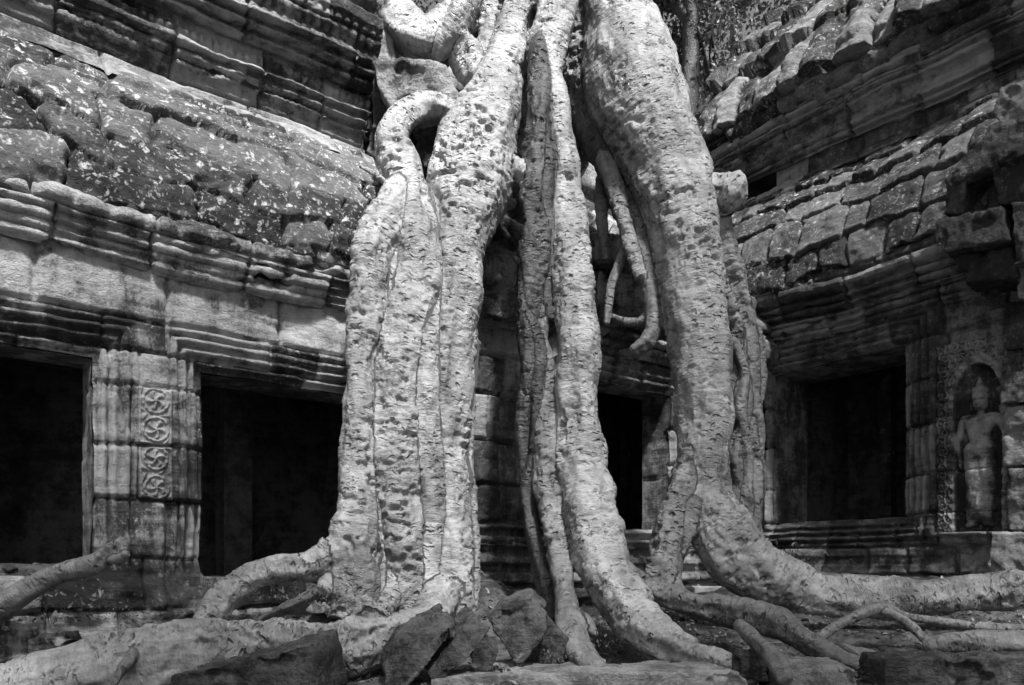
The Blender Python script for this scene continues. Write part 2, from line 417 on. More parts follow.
def reveal(name, wall, rect, depth, facefn, mat, parent, seed, dd=0.02):
    """lining of an opening: jambs, lintel underside and sill as one band"""
    s0, s1, z0, z1 = rect
    a_ = breaks(z0, z1, 0.03); b_ = breaks(s0, s1, 0.03)
    loop = [(s0, z) for z in a_[:-1]]+[(s, z1) for s in b_[:-1]]+[(s1, z) for z in a_[::-1][:-1]]+[(s, z0) for s in b_[::-1][:-1]]
    loop = np.array(loop+[loop[0]]); t = np.linspace(0, 1, int(depth/dd)+1)
    Sx, Zx = loop[:, 0][:, None], loop[:, 1][:, None]
    n0 = facefn(loop[:, 0], loop[:, 1])[:, None]
    Nn = n0 + (-depth-n0)*t[None]
    cs, cz = (s0+s1)/2, (z0+z1)/2
    # blocks of the jamb stick slightly in or out
    ar = np.arange(len(loop))*0.03
    zz = np.broadcast_to(Zx, Nn.shape)
    d1 = np.abs(((zz*2.6+0.2*seed) % 1)-0.5)
    off = -(0.012*np.exp(-(d1/0.04)**2))*-1
    off = off+0.012*fbm(ar[:, None]*2.5+0*Nn, Nn*6, seed, 4, seed)
    off = off*sstep(0, 0.08, t)[None]
    inx = np.sign(Sx-cs)*(np.abs(Sx-cs) > (s1-s0)/2-1e-4); inz = np.sign(Zx-cz)*(np.abs(Zx-cz) > (z1-z0)/2-1e-4)
    S = Sx+inx*off; Z = Zx+inz*off
    P = wall.world(S, Nn, Z)
    n, k = Nn.shape; idx = np.arange(n*k).reshape(n, k)
    Fc = np.stack([idx[:-1, :-1], idx[:-1, 1:], idx[1:, 1:], idx[1:, :-1]], -1).reshape(-1, 4)
    return mesh_obj(name, jitter(P, 0.014, 3.0, seed), Fc, mat, parent, attrs={'blk': np.full(n*k, 0.4)})

def room(name, wall, s0, s1, nf, nb, z0, z1, holes, mat, parent, back_holes=()):
    """dark inside of a gallery: closed box whose front has the openings"""
    V, Fc = [], []
    def q(a_, b_, c, d_):
        i = len(V); V.extend([a_, b_, c, d_]); Fc.append((i, i+1, i+2, i+3))
    def plane(nv, hs):
        ss = sorted(set([s0, s1]+[h[0] for h in hs]+[h[1] for h in hs])); zz = sorted(set([z0, z1]+[h[2] for h in hs]+[h[3] for h in hs]))
        for i in range(len(ss)-1):
            for j in range(len(zz)-1):
                cs, cz = (ss[i]+ss[i+1])/2, (zz[j]+zz[j+1])/2
                if any(h[0] < cs < h[1] and h[2] < cz < h[3] for h in hs): continue
                q(*[wall.world(a_, nv, b_) for a_, b_ in ((ss[i], zz[j]), (ss[i+1], zz[j]), (ss[i+1], zz[j+1]), (ss[i], zz[j+1]))])
    plane(nf, holes); plane(nb, back_holes)
    w = wall.world
    q(w(s0, nf, z0), w(s0, nb, z0), w(s0, nb, z1), w(s0, nf, z1)); q(w(s1, nf, z0), w(s1, nb, z0), w(s1, nb, z1), w(s1, nf, z1))
    q(w(s0, nf, z0), w(s1, nf, z0), w(s1, nb, z0), w(s0, nb, z0)); q(w(s0, nf, z1), w(s1, nf, z1), w(s1, nb, z1), w(s0, nb, z1))
    return mesh_obj(name, np.array(V), Fc, mat, parent, smooth=False)

def square_pillar(wall, s, n, z0, z1, w, mat, parent, name='pillar'):
    prof = [(w*1.25, z0), (w*1.25, z0+.12), (w, z0+.16), (w, z1-.2), (w*1.3, z1-.12), (w*1.3, z1)]
    V, Fc = [], []
    for a_, z in prof:
        for i, j in ((-1, -1), (1, -1), (1, 1), (-1, 1)): V.append(wall.world(s+i*a_/2, n+j*a_/2, z))
    for k in range(len(prof)-1):
        for i in range(4): Fc.append((4*k+i, 4*k+(i+1) % 4, 4*k+4+(i+1) % 4, 4*k+4+i))
    return mesh_obj(name, np.array(V), Fc, mat, parent, smooth=False)

# ---------------- left gallery
gl = empty('gallery', tuple(WL.world(0, 0, 0.0)), 'long sandstone temple gallery with two black openings and lichen spotted roof, left of the tree', 'temple gallery')
W1 = (-2.13, -0.632, 0.52, 1.83); W2 = (0.0, 1.45, 0.50, 1.83)
SL0, SL1 = -2.9, 2.02
CL = np.array([-0.4, 0.02, 0.30, 0.62, 0.98, 1.32, 1.69, 1.90, 2.09, 2.60])
def disp_lw(S, U, Nn, Z):
    d, ds, fu, fs, r1, r2, r3 = blocks(S, Z, CL, 0.32, 0.75, 11, 0.015)
    dj = np.minimum(d, ds)
    inl = (Z > 1.84)
    dfr = np.minimum(rect_d(S, Z, W1), rect_d(S, Z, W2))
    fr = frame_prof(dfr, 0.23)
    fr = fr*sstep(0.50, 0.56, Z)
    wear = sstep(-0.25, 0.3, fbm(S*2.3, Z*2.3, 5, 4, 60)+0.15)
    D = joint(dj, 0.010, 0.028) + rounding(dj, 0.04, 0.014) + (r1-0.5)*0.03 + surf_noise(S, Z, 12)
    D = D + fr*(0.75+0.5*wear)
    D = D - 0.05*((np.abs(S+0.293) < 0.088) & (Z > 0.985) & (Z < 1.68))
    # flutes on the pier faces
    fl = (((S > -0.632) & (S < -0.40)) | ((S > -0.18) & (S < 0.0))) & (Z > 0.62) & (Z < 1.72)
    D = D + np.where(fl, 0.009*np.sign(np.sin(S*150))*wear, 0)
    # lower right quarter of the pier has lost its face
    D = D - 0.045*((S > -0.24) & (S < 0.0) & (Z < 0.98) & (Z > 0.3))
    # base splays into rubble
    D = D + 0.10*sstep(0.62, 0.25, Z)*(0.5+0.8*fbm(S*4, Z*6, 2, 4, 90))
    D = D - 0.03*sstep(0.15, 0.5, fbm(S*1.6, Z*3.2, 8, 4, 70))
    return D, np.where(Z > 2.09, 0.65+0.35*r2, r2)
def face_lw(s, z):
    s = np.asarray(s, float); z = np.asarray(z, float)
    D, _ = disp_lw(s, z, 0*s, z); return D
sl = breaks(SL0, SL1, 0.0135, [W1[0], W1[1], W2[0], W2[1]]); zl = breaks(0.0, 2.5, 0.0135, [W1[2], W1[3], W2[2], W2[3]])
def holes(*rs):
    def f(s, z):
        m = np.zeros(s.shape, bool)
        for r in rs: m |= (s > r[0]) & (s < r[1]) & (z > r[2]) & (z < r[3])
        return m
    return f
lw = sheet('wall', WL, sl, [(0, 0.0), (0, 2.5)], disp_lw, M['wall_pale'], gl, mask=holes(W1, W2), seed=1, sag=0.0, plines=zl)
reveal('window_lining', WL, W1, 0.40, face_lw, M['wall_mid'], gl, 21)
reveal('window_lining', WL, W2, 0.40, face_lw, M['wall_mid'], gl, 22)
_h0 = WL.sz(-6, 540, -2.2); _h1 = WL.sz(4, 468, -2.2)
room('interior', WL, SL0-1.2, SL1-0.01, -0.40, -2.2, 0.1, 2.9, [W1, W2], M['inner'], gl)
square_pillar(WL, -1.15, -1.5, 0.1, 2.9, 0.24, M['inner'], gl)
square_pillar(WL, 0.75, -1.7, 0.1, 2.9, 0.24, M['inner'], gl)
def disp_eave(seed, wmin=0.35, wmax=0.8, amp=1.0, beads=(), top=None, rows=0.30):
    if top: beads = [top]+list(beads)
    def f(S, U, Nn, Z):
        d, ds, fu, fs, r1, r2, r3 = blocks(S, Z, np.arange(Z.min()-0.11, Z.max()+rows, rows), wmin, wmax, seed, 0.02)
        dj = np.minimum(ds, d)
        D = joint(dj, 0.009, 0.03) + rounding(dj, 0.03, 0.012) + (r1-0.5)*0.03*amp + surf_noise(S, U, seed, 0.018)
        D = D - 0.07*amp*sstep(0.38, 0.6, fbm(S*2.6, U*4, seed, 4, seed+8))
        for (u0, u1, w, a_) in beads:
            m = sstep(u0-.01, u0+.01, Z)*(1-sstep(u1-.01, u1+.01, Z))
            bx = ((S/w) % 1)-0.5; by = (Z-(u0+u1)/2)/(u1-u0)
            D = D + a_*m*np.sqrt(np.clip(1-(bx*2.1)**2-(by*1.9)**2, 0, 1))
        return D, r2
    return f
def mould(n0, n1, z0, z1, k, deep=0.035):
    """k rounded ridges with undercut gaps between them, stepping from n0 out to n1"""
    o = []; h = (z1-z0)/k
    for i in range(k):
        b_ = n0+(n1-n0)*i/k; p = n0+(n1-n0)*(i+1)/k; z = z0+i*h
        o += [(b_, z), (p-0.006, z+h*.14), (p+0.004, z+h*.40), (p-0.004, z+h*.66), (p-deep, z+h*.76), (p-deep, z+h*.97)]
    return o
eL = [(0.0, 2.40)]+mould(0.01, 0.05, 2.41, 2.46, 1, .02)+mould(0.04, 0.10, 2.46, 2.56, 2, .03)+[(0.09, 2.565), (0.13, 2.58), (0.14, 2.60), (0.13, 2.62), (0.12, 2.68), (0.08, 2.71), (0.02, 2.72)]
sE = breaks(SL0, SL1, 0.014)
sheet('eave', WL, sE, eL, disp_eave(31, amp=1.5, top=(2.60, 2.69, 0.19, 0.035)), M['wall_pale'], gl, seed=3, erode=0.42, sag=0.05, du=0.009)
def roof_disp(seed, rows, wmin, wmax, lip, bulge, warp=0.05):
    def f(S, U, Nn, Z):
        d, ds, fu, fs, r1, r2, r3 = blocks(S, U, rows, wmin, wmax, seed, warp)
        D = lip*(1-fu)**1.3 + bulge*np.sqrt(np.clip(1-(2*fs-1)**2, 0, 1))*(0.6+0.8*r3) + (r1-0.5)*0.05
        D = D + joint(ds, 0.014, 0.035) + rounding(ds, 0.05, 0.02) - 0.03*np.exp(-(fu*(rows[1]-rows[0])/0.02)**2)*0 + surf_noise(S, U, seed, 0.04) + 0.012*fbm(S*14, U*14, seed, 3, seed+15)
        D = D - 0.4*lip*np.exp(-((1-fu)/0.045)**2) - 0.035*np.exp(-((1-fu)/0.02)**2) - 0.03*np.exp(-(fu/0.03)**2)
        D = D - 0.05*sstep(0.35, 0.6, fbm(S*2.2, U*3, seed, 4, seed+5))
        return D, r2
    return f
rL = [(0.02, 2.66), (0.09, 2.68), (0.11, 2.86), (0.06, 3.14), (-0.06, 3.46), (-0.28, 3.68), (-0.52, 3.86), (-0.64, 3.92)]
sheet('roof', WL, sE, rL, roof_disp(41, np.array([-0.1, 0.10, 0.36, 0.60, 0.86, 1.10, 1.36, 1.7]), 0.25, 0.85, 0.014, 0.004, 0.13), M['roof_left'], gl, seed=5, erode=0.1, sag=0.05)
cl = [(-0.42, 3.78), (-0.50, 3.90), (-0.62, 3.91), (-0.62, 4.10)]+mould(-0.61, -0.50, 4.10, 4.29, 3, .035)+[(-0.55, 4.29), (-0.55, 4.38), (-0.50, 4.42)]+mould(-0.50, -0.34, 4.42, 4.62, 3, .045)+[(-0.38, 4.63), (-0.40, 4.66), (-0.33, 4.80), (-0.30, 4.82), (-0.30, 4.90), (-0.40, 4.93), (-0.40, 5.0), (-0.36, 5.1), (-0.42, 5.25), (-0.62, 5.45), (-0.95, 5.75), (-1.4, 5.95), (-1.9, 5.9)]
SC1 = WL.sz(372, 100, -0.5)[0]
sheet('upper_wall', WL, breaks(SL0, SC1, 0.015), cl, disp_eave(51, 0.45, 1.0, 0.8, beads=[(4.12, 4.17, 0.045, 0.014), (4.30, 4.38, 0.055, 0.028), (4.66, 4.80, 0.075, 0.036), (4.96, 5.2, 0.24, 0.06)], rows=0.36), M['clere_left'], gl, seed=7, erode=0.34, sag=0.04, du=0.010)
# end face of the upper wall and the back of the gallery
def end_face(wall, s, prof, nb, mat, parent, seed):
    prof = np.array(prof); us = np.linspace(0, 1, 60); pr = np.stack([np.interp(us, np.linspace(0, 1, len(prof)), prof[:, 0]), np.interp(us, np.linspace(0, 1, len(prof)), prof[:, 1])], -1)
    t = np.linspace(0, 1, 30); N_ = pr[:, 0][:, None]+(nb-pr[:, 0])[:, None]*t[None]; Z = np.broadcast_to(pr[:, 1][:, None], N_.shape)
    S = s+0.06*fbm(N_*4, Z*4, seed, 4, seed)-0.03
    P = wall.world(S, N_, Z); n, k = N_.shape; idx = np.arange(n*k).reshape(n, k)
    Fc = np.stack([idx[:-1, :-1], idx[:-1, 1:], idx[1:, 1:], idx[1:, :-1]], -1).reshape(-1, 4)
    mesh_obj('end_wall', P.reshape(-1, 3), Fc, mat, parent, attrs={'blk': np.full(n*k, 0.5)})
end_face(WL, SC1, cl, -2.3, M['clere_left'], gl, 4)
def plain(seed): 
    def f(S, U, Nn, Z):
        d, ds, fu, fs, r1, r2, r3 = blocks(S, U, np.arange(-0.2, 9, 0.38), 0.4, 0.9, seed, 0.02)
        dj = np.minimum(d, ds); return joint(dj)+rounding(dj)+(r1-0.5)*0.04+surf_noise(S, U, seed), r2
    return f
def back_wall(wall, s0, s1, n, z0, z1, mat, parent, seed):
    V = [wall.world(s, n-0.0, z) for s, z in ((s0, z0), (s1, z0), (s1, z1), (s0, z1))]
    V += [wall.world(s, n+0.3, z) for s, z in ((s0, z0), (s1, z0), (s1, z1), (s0, z1))]
    mesh_obj('back_wall', np.array(V), [(0, 1, 2, 3), (4, 7, 6, 5), (0, 3, 7, 4), (1, 5, 6, 2), (3, 2, 6, 7)], mat, parent, smooth=False)
back_wall(WL, SL0, SL1, -2.6, 2.9, 5.9, M['inner'], gl, 5)

def scroll(S, Z):
    x = S+0.293; zz = ((Z-0.975) % 0.178)-0.089
    wear = 0.55+0.45*sstep(-0.4, 0.2, fbm(S*7, Z*5, 3, 3, 33))
    rot = np.floor((Z-0.975)/0.178)*1.7; xr = x*np.cos(rot)-zz*np.sin(rot); zr = x*np.sin(rot)+zz*np.cos(rot)
    wear = wear*(0.5+0.5*sstep(-.5, .1, fbm(S*3, Z*2.2, 9, 2, 39)))
    D = 0.026*vortex(xr, zr, 0.086+0.004*np.sin(Z*9))*wear*(np.abs(x) < 0.086) + 0.014*(np.abs(np.abs(x)-0.091) < 0.007)
    d, ds, fu, fs, r1, r2, r3 = blocks(S, Z, CL, 5, 6, 11, 0.015)
    return D-0.022+joint(d, 0.009, 0.04), 0.6+0*S
carve_panel(WL, -0.395, -0.191, 0.985, 1.69, scroll, M['carve_pale'], gl, 0.0045, 61, label='strip of carved leaf roundels')
# ---------------- corner pavilion between the two galleries (behind the roots)
gm = empty('gallery', tuple(WL.world(3.3, -0.1, 0.0)), 'shadowed temple wall with a small dark window, seen between the central and right roots', 'temple gallery')
W3 = (3.35, 4.62, 0.95, 2.34)
SM0, SM1 = 1.98, 6.1
CM = np.array([-0.4, 0.1, 0.42, 0.78, 0.95, 1.25, 1.62, 2.0, 2.34, 2.62, 3.2])
def figure_relief(x, y, H=1.0):
    """standing celestial dancer in low relief, x across, y up, in units of figure height"""
    x = x/H; y = y/H; h = np.zeros(np.broadcast(x, y).shape)
    def cap(x0, y0, x1, y1, r0, r1, k=1.0):
        nonlocal h
        dx, dy = x1-x0, y1-y0; t = np.clip(((x-x0)*dx+(y-y0)*dy)/(dx*dx+dy*dy+1e-9), 0, 1)
        r = r0+(r1-r0)*t; d = np.hypot(x-x0-t*dx, y-y0-t*dy)
        v = k*np.sqrt(np.clip(r*r-d*d, 0, None)); h = np.maximum(h, v)
    cap(0, .825, 0, .85, .042, .046, 1.2); cap(0, .885, 0, .91, .052, .048, 1.2); cap(0, .92, 0, 1.02, .04, .008, 1.2)      # head, tall crown
    cap(-.035, .92, -.05, .96, .02, .006); cap(.035, .92, .05, .96, .02, .006)
    cap(-.058, .84, -.06, .80, .014, .012); cap(.058, .84, .06, .80, .014, .012)      # long ears
    cap(0, .79, 0, .75, .028, .035)
    cap(-.085, .735, .085, .735, .036, .036); cap(-.03, .70, -.02, .60, .062, .042); cap(.03, .70, .02, .60, .062, .042)
    cap(-.035, .685, -.035, .685, .034, .034, 1.5); cap(.035, .685, .035, .685, .034, .034, 1.5)
    cap(0, .60, 0, .52, .055, .08); cap(-.03, .52, -.045, .08, .07, .038); cap(.03, .52, .045, .08, .07, .038)
    cap(0, .5, 0, .12, .085, .075, .7); cap(-.09, .14, .09, .14, .02, .02, .8)
    cap(-.10, .73, -.14, .58, .032, .024); cap(-.14, .58, -.12, .44, .023, .017); cap(-.12, .44, -.115, .41, .02, .012)
    cap(.10, .73, .15, .62, .032, .024); cap(.15, .62, .13, .76, .022, .016); cap(.13, .76, .125, .80, .02, .02)
    cap(.12, .80, .11, .92, .008, .02, .8)
    cap(-.045, .05, -.075, .03, .03, .02); cap(.045, .05, .075, .03, .03, .02)
    cap(0, .45, .0, .16, .018, .028, 2.2)
    # face and jewellery
    h = h - .012*(np.hypot(x-.02, (y-.862)*1.6) < .011) - .012*(np.hypot(x+.02, (y-.862)*1.6) < .011)
    h = h + .02*np.exp(-(x/.007)**2)*((y > .83) & (y < .865)) + .010*((np.abs(x) < .02) & (np.abs(y-.812) < .006))
    h = h + .008*((np.abs(y-.535-.25*x*x) < .012) & (np.abs(x) < .09)) + .008*((np.abs(np.hypot(x, y-.79)-.065) < .008) & (y < .77))
    return h*H*0.62
def foliage_relief(x, y, a_=0.02, p=0.11):
    r = np.zeros(np.broadcast(x, y).shape)
    for k, (ox, oy) in enumerate(((0, 0), (.5, .5))):
        u = ((x/p+ox) % 1-.5)*p; v = ((y/p+oy) % 1-.5)*p
        r = np.maximum(r, vortex(u, v, p*.5))
    return a_*r
def disp_mw(S, U, Nn, Z):
    d, ds, fu, fs, r1, r2, r3 = blocks(S, Z, CM, 0.3, 0.6, 61, 0.02)
    dj = np.minimum(d, ds)
    D = joint(dj, 0.012, 0.035)+rounding(dj, 0.05, 0.022)+(r1-0.5)*0.05+surf_noise(S, Z, 62, 0.02)+frame_prof(rect_d(S, Z, W3), 0.26)
    fx = S-2.58
    nic = (np.abs(fx) < 0.20) & (Z > 0.95) & (Z < 2.05)
    D = D + np.where(nic, -0.06+figure_relief(fx, Z-0.97, 1.0), 0)
    pl = (np.abs(S-2.30) < 0.06) & (Z > 0.6) & (Z < 2.3)
    D = D + np.where(pl, foliage_relief(S-2.3, Z, 0.02, 0.10), 0)
    bs = (Z < 0.93)
    D = D + np.where(bs, 0.03*np.sign(np.sin(Z*42))+0.05*sstep(0.9, 0.3, Z), 0)
    return D, r2
def face_mw(s, z): return disp_mw(np.asarray(s, float), np.asarray(z), 0*np.asarray(s, float), np.asarray(z, float))[0]
sheet('wall', WL, breaks(SM0, SM1, 0.016, [W3[0], W3[1]]), [(0, 0.0), (0, 2.7)], disp_mw, M['wall_mid'], gm, mask=holes(W3), seed=9, sag=0.0, plines=breaks(0, 2.7, 0.016, [W3[2], W3[3]]))
reveal('window_lining', WL, W3, 0.45, face_mw, M['wall_mid'], gm, 23)
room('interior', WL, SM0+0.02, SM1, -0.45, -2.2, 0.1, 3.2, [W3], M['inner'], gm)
square_pillar(WL, WL.sz(656, 450, -0.8)[0], -0.8, 0.1, 3.2, 0.20, M['wall_mid'], gm)
square_pillar(WL, WL.sz(626, 450, -1.3)[0], -1.3, 0.1, 3.2, 0.10, M['wall_mid'], gm)
eM = [(0.0, 2.58)]+mould(0.02, 0.14, 2.62, 2.78, 2, .04)+[(0.12, 2.79), (0.22, 2.84), (0.25, 2.92), (0.25, 3.02), (0.2, 3.1), (0.1, 3.14)]
sheet('eave', WL, breaks(SM0, SM1, 0.02), eM, disp_eave(71, 0.3, 0.6, 1.2), M['wall_mid'], gm, seed=11, erode=0.4, sag=0.06, du=0.018)
rM = [(0.10, 3.08), (0.16, 3.14), (0.05, 3.4), (-0.12, 3.7), (-0.35, 3.98), (-0.62, 4.2), (-1.0, 4.3), (-2.3, 4.3)]
sheet('roof', WL, breaks(SM0, SM1, 0.02), rM, roof_disp(81, np.array([-0.1, 0.08, 0.36, 0.64, 0.95, 1.3, 1.8, 3.5]), 0.25, 0.5, 0.08, 0.03), M['wall_mid'], gm, seed=13, erode=0.1, sag=0.05, du=0.018)
uM = [(-0.80, 4.1), (-0.80, 4.5), (-0.74, 4.52), (-0.74, 4.6), (-0.82, 4.64), (-0.82, 4.9), (-0.72, 4.96), (-0.70, 5.1), (-0.85, 5.3), (-1.2, 5.4), (-2.2, 5.4)]
sheet('upper_wall', WL, breaks(1.45, 5.9, 0.02), uM, plain(83), M['wall_mid'], gm, seed=25, erode=0.3, sag=0.05, du=0.02)
back_wall(WL, SM0, SM1, -2.6, 0, 4.3, M['inner'], gm, 5)

# ---------------- right gallery
gr = empty('gallery', tuple(WR.world(1.5, 0, 0.0)), 'dark damp temple gallery with one framed window and carved dancer niche, right of the tree', 'temple gallery')
W4 = (0.10, 1.56, 1.08, 2.74)
SR0, SR1 = -0.25, 4.2
CR = np.array([-0.4, 0.2, 0.5, 0.78, 1.08, 1.45, 1.92, 2.36, 2.76, 3.05, 3.5])
xN = WR.sz(978, 450, 0)[0]; zN0 = WR.sz(978, 531)[1]; zN1 = WR.sz(978, 383)[1]; HN = (zN1-zN0)*1.02
def disp_rw(S, U, Nn, Z):
    d, ds, fu, fs, r1, r2, r3 = blocks(S, Z, CR, 0.28, 0.55, 91, 0.015)
    dj = np.minimum(d, ds)
    dfr = rect_d(S, Z, W4)
    D = joint(dj, 0.012, 0.035)+rounding(dj, 0.045, 0.02)+(r1-0.5)*0.04+surf_noise(S, Z, 92, 0.014)
    D = D+1.5*frame_prof(dfr, 0.27)*((S < 1.85))
    D = D + np.where(Z < 1.0, 0.028*np.sign(np.sin(Z*36+0.6))+0.04+0.08*sstep(0.9, 0.3, Z), 0)*sstep(-.3, .5, fbm(S*2, Z*3, 7, 3, 95)+.3)
    fx = S-xN
    D = np.where((np.abs(fx) < 0.345) & (Z > zN0) & (Z < zN0+HN*1.26), -0.14, D)
    pil = (S > W4[1]+0.27) & (S < xN-0.36) & (Z > 1.05) & (Z < 2.7)
    D = D + np.where(pil, foliage_relief(S-1.9, Z, 0.016, 0.10)+0.01, 0)
    return D, r2*0.8+0.1
def face_rw(s, z): return disp_rw(np.asarray(s, float), np.asarray(z), 0*np.asarray(s, float), np.asarray(z, float))[0]
sheet('wall', WR, breaks(SR0, SR1, 0.0125, [W4[0], W4[1]]), [(0, 0.0), (0, 3.15)], disp_rw, M['wall_right'], gr, mask=holes(W4), seed=15, sag=0.0, plines=breaks(0, 3.15, 0.0125, [W4[2], W4[3]]))
reveal('window_lining', WR, W4, 0.80, face_rw, M['wall_right'], gr, 24)
def niche(S, Z):
    d, ds, fu, fs, r1, r2, r3 = blocks(S, Z, CR, 0.28, 0.55, 91, 0.015)
    fx = S-xN; y = Z-zN0; nx = np.abs(fx); top = HN*1.06
    el = np.hypot(fx/0.20, (y-top*0.80)/(top*0.25)); el2 = np.hypot(fx/0.245, (y-top*0.80)/(top*0.31))
    inside = ((nx < 0.20) & (y <= top*0.80)) | ((el < 1) & (y > top*0.80))
    lip = (~inside) & (((el2 < 1) & (y > top*0.8)) | ((nx < 0.235) & (y <= top*0.8)))
    fg = figure_relief(fx, y-0.02, HN)
    rel = np.where(inside, -0.085+fg*2.0, np.where(lip, 0.018+0.008*np.cos(70*(y+fx)), foliage_relief(fx, y, 0.055, 0.17)-0.02))
    wear = 0.75+0.25*sstep(-.3, .3, fbm(S*4, Z*4, 3, 3, 36))
    dj = np.minimum(d, ds)
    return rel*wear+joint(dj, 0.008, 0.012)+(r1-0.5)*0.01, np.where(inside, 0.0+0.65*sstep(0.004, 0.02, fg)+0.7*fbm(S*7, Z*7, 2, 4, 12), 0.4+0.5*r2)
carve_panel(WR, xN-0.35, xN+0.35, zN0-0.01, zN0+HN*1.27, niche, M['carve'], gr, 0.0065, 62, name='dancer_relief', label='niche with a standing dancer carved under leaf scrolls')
_a, _z0 = WR.sz(869, 434, -2.3); _b, _z1 = WR.sz(872, 415, -2.3); bh = [(_a, _b, _z0, _z1)]; _p = WR.sz(888, 460, -1.6)[0]; _q = WR.sz(878, 460, -1.6)[0]
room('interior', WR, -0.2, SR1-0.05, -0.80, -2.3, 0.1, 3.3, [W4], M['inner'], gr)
square_pillar(WR, _p, -1.6, 0.1, 3.3, (_p-_q)*1.1, M['wall_right'], gr)
eR = [(0.0, 3.0)]+mould(0.02, 0.10, 3.02, 3.16, 2, .035)+mould(0.08, 0.22, 3.16, 3.36, 3, .05)+[(0.2, 3.37), (0.27, 3.39), (0.29, 3.43), (0.27, 3.50), (0.24, 3.57), (0.12, 3.6)]
sRl = breaks(-0.6, SR1, 0.0155)
sheet('eave', WR, sRl, eR, disp_eave(101, 0.3, 0.75, 1.0), M['wall_right'], gr, seed=17, erode=0.40, sag=0.05, du=0.011)
rR = [(0.16, 3.54), (0.24, 3.56), (0.22, 3.80), (0.14, 4.15), (-0.05, 4.45), (-0.28, 4.74), (-0.52, 4.98), (-0.66, 5.06)]
sheet('roof', WR, sRl, rR, roof_disp(111, np.array([-0.2, 0.07, 0.42, 0.80, 1.18, 1.52, 2.1]), 0.26, 0.60, 0.042, 0.018, 0.11), M['roof_right'], gr, seed=19, erode=0.05, sag=0.06)
cR = [(-0.45, 4.94), (-0.52, 5.05), (-0.60, 5.06), (-0.60, 5.22)]+mould(-0.59, -0.48, 5.22, 5.42, 3, .04)+[(-0.53, 5.43), (-0.53, 5.50), (-0.47, 5.53)]+mould(-0.47, -0.33, 5.53, 5.76, 3, .045)+[(-0.36, 5.78), (-0.44, 5.84), (-0.5, 5.88)]
sC = breaks(-1.0, SR1, 0.017)
HOLE = (-0.62, -0.16, 5.04, 5.30)
sheet('upper_wall', WR, sC, cR, disp_eave(121, 0.35, 0.8, 0.8, beads=[(5.43, 5.50, 0.06, 0.014)], rows=.4), M['wall_right'], gr, mask=holes(HOLE), seed=21, erode=0.32, sag=0.05, du=0.011)
room('recess', WR, -0.75, 0.0, -0.66, -1.3, 4.95, 5.45, [(-0.66, -0.10, 4.98, 5.34)], M['inner'], gr)
vR = [(-0.42, 5.80), (-0.30, 5.84), (-0.27, 5.95), (-0.36, 6.25), (-0.62, 6.75), (-1.0, 7.25), (-1.42, 7.70), (-1.95, 8.15), (-2.5, 8.55), (-3.1, 8.6), (-3.6, 8.2)]
def disp_vault(S, U, Nn, Z):
    d, ds, fu, fs, r1, r2, r3 = blocks(S, U, np.array([-.3, .22, 1.0, 1.85, 2.7, 3.5, 5]), 0.24, 0.40, 131, 0.06)
    D = 0.075*np.sqrt(np.clip(1-(2*fs-1)**2*0.95, 0, 1))+0.11*(1-fu)*(.5+r3)+(r1-0.5)*0.09+surf_noise(S, U, 132, 0.09)-0.10*sstep(0.3, 0.6, fbm(S*2, U*2, 5, 4, 137))+0.015*fbm(S*14, U*14, 5, 3, 138)
    D = D - 0.07*np.exp(-((1-fu)/0.06)**2)
    return D-0.06, r2
sheet('upper_roof', WR, breaks(-1.05, SR1, 0.018), vR, disp_vault, M['roof_top'], gr, seed=23, erode=0.05, sag=0.08, du=0.018)
end_face(WR, -1.02, [(0.0, 0.0), (0.0, 4.9), (-0.5, 5.0)]+vR[1:10], -3.5, M['wall_right'], gr, 14)
back_wall(WR, -1.0, SR1, -3.7, 3.4, 8.2, M['inner'], gr, 5)

# ------------------------------------------------------------------ remeshed solids (roots, rocks)
def remesh(V, Fc, voxel, smooth, sfac=0.5):
    me = bpy.data.meshes.new('tmp'); me.from_pydata(np.asarray(V).tolist(), [], [tuple(int(i) for i in f) for f in Fc]); me.update()
    o = bpy.data.objects.new('tmp', me); col.objects.link(o)
    m = o.modifiers.new('r', 'REMESH'); m.mode = 'VOXEL'; m.voxel_size = voxel; m.adaptivity = 0
    if smooth:
        s = o.modifiers.new('s', 'SMOOTH'); s.iterations = smooth; s.factor = sfac
    dg = bpy.context.evaluated_depsgraph_get(); dg.update()
    ev = o.evaluated_get(dg); m2 = ev.to_mesh()
    nv = len(m2.vertices); P = np.zeros(nv*3); m2.vertices.foreach_get('co', P); P = P.reshape(-1, 3)
    N = np.zeros(nv*3); m2.vertices.foreach_get('normal', N); N = N.reshape(-1, 3)
    nl = len(m2.loops); L = np.zeros(nl, int); m2.loops.foreach_get('vertex_index', L)
    ls = np.zeros(len(m2.polygons), int); m2.polygons.foreach_get('loop_start', ls); lt = np.zeros(len(m2.polygons), int); m2.polygons.foreach_get('loop_total', lt)
    assert (lt == 4).all()
    Q = L.reshape(-1, 4)
    ev.to_mesh_clear(); bpy.data.objects.remove(o); bpy.data.meshes.remove(me)
    return P, N, Q
def vert_normals(P, Q):
    a_ = P[Q[:, 2]]-P[Q[:, 0]]; b_ = P[Q[:, 3]]-P[Q[:, 1]]; fn = np.cross(a_, b_)
    N = np.zeros_like(P)
    for k in range(4):
        for c in range(3): N[:, c] += np.bincount(Q[:, k], fn[:, c], len(P))
    return N/(np.linalg.norm(N, axis=1, keepdims=True)+1e-12)

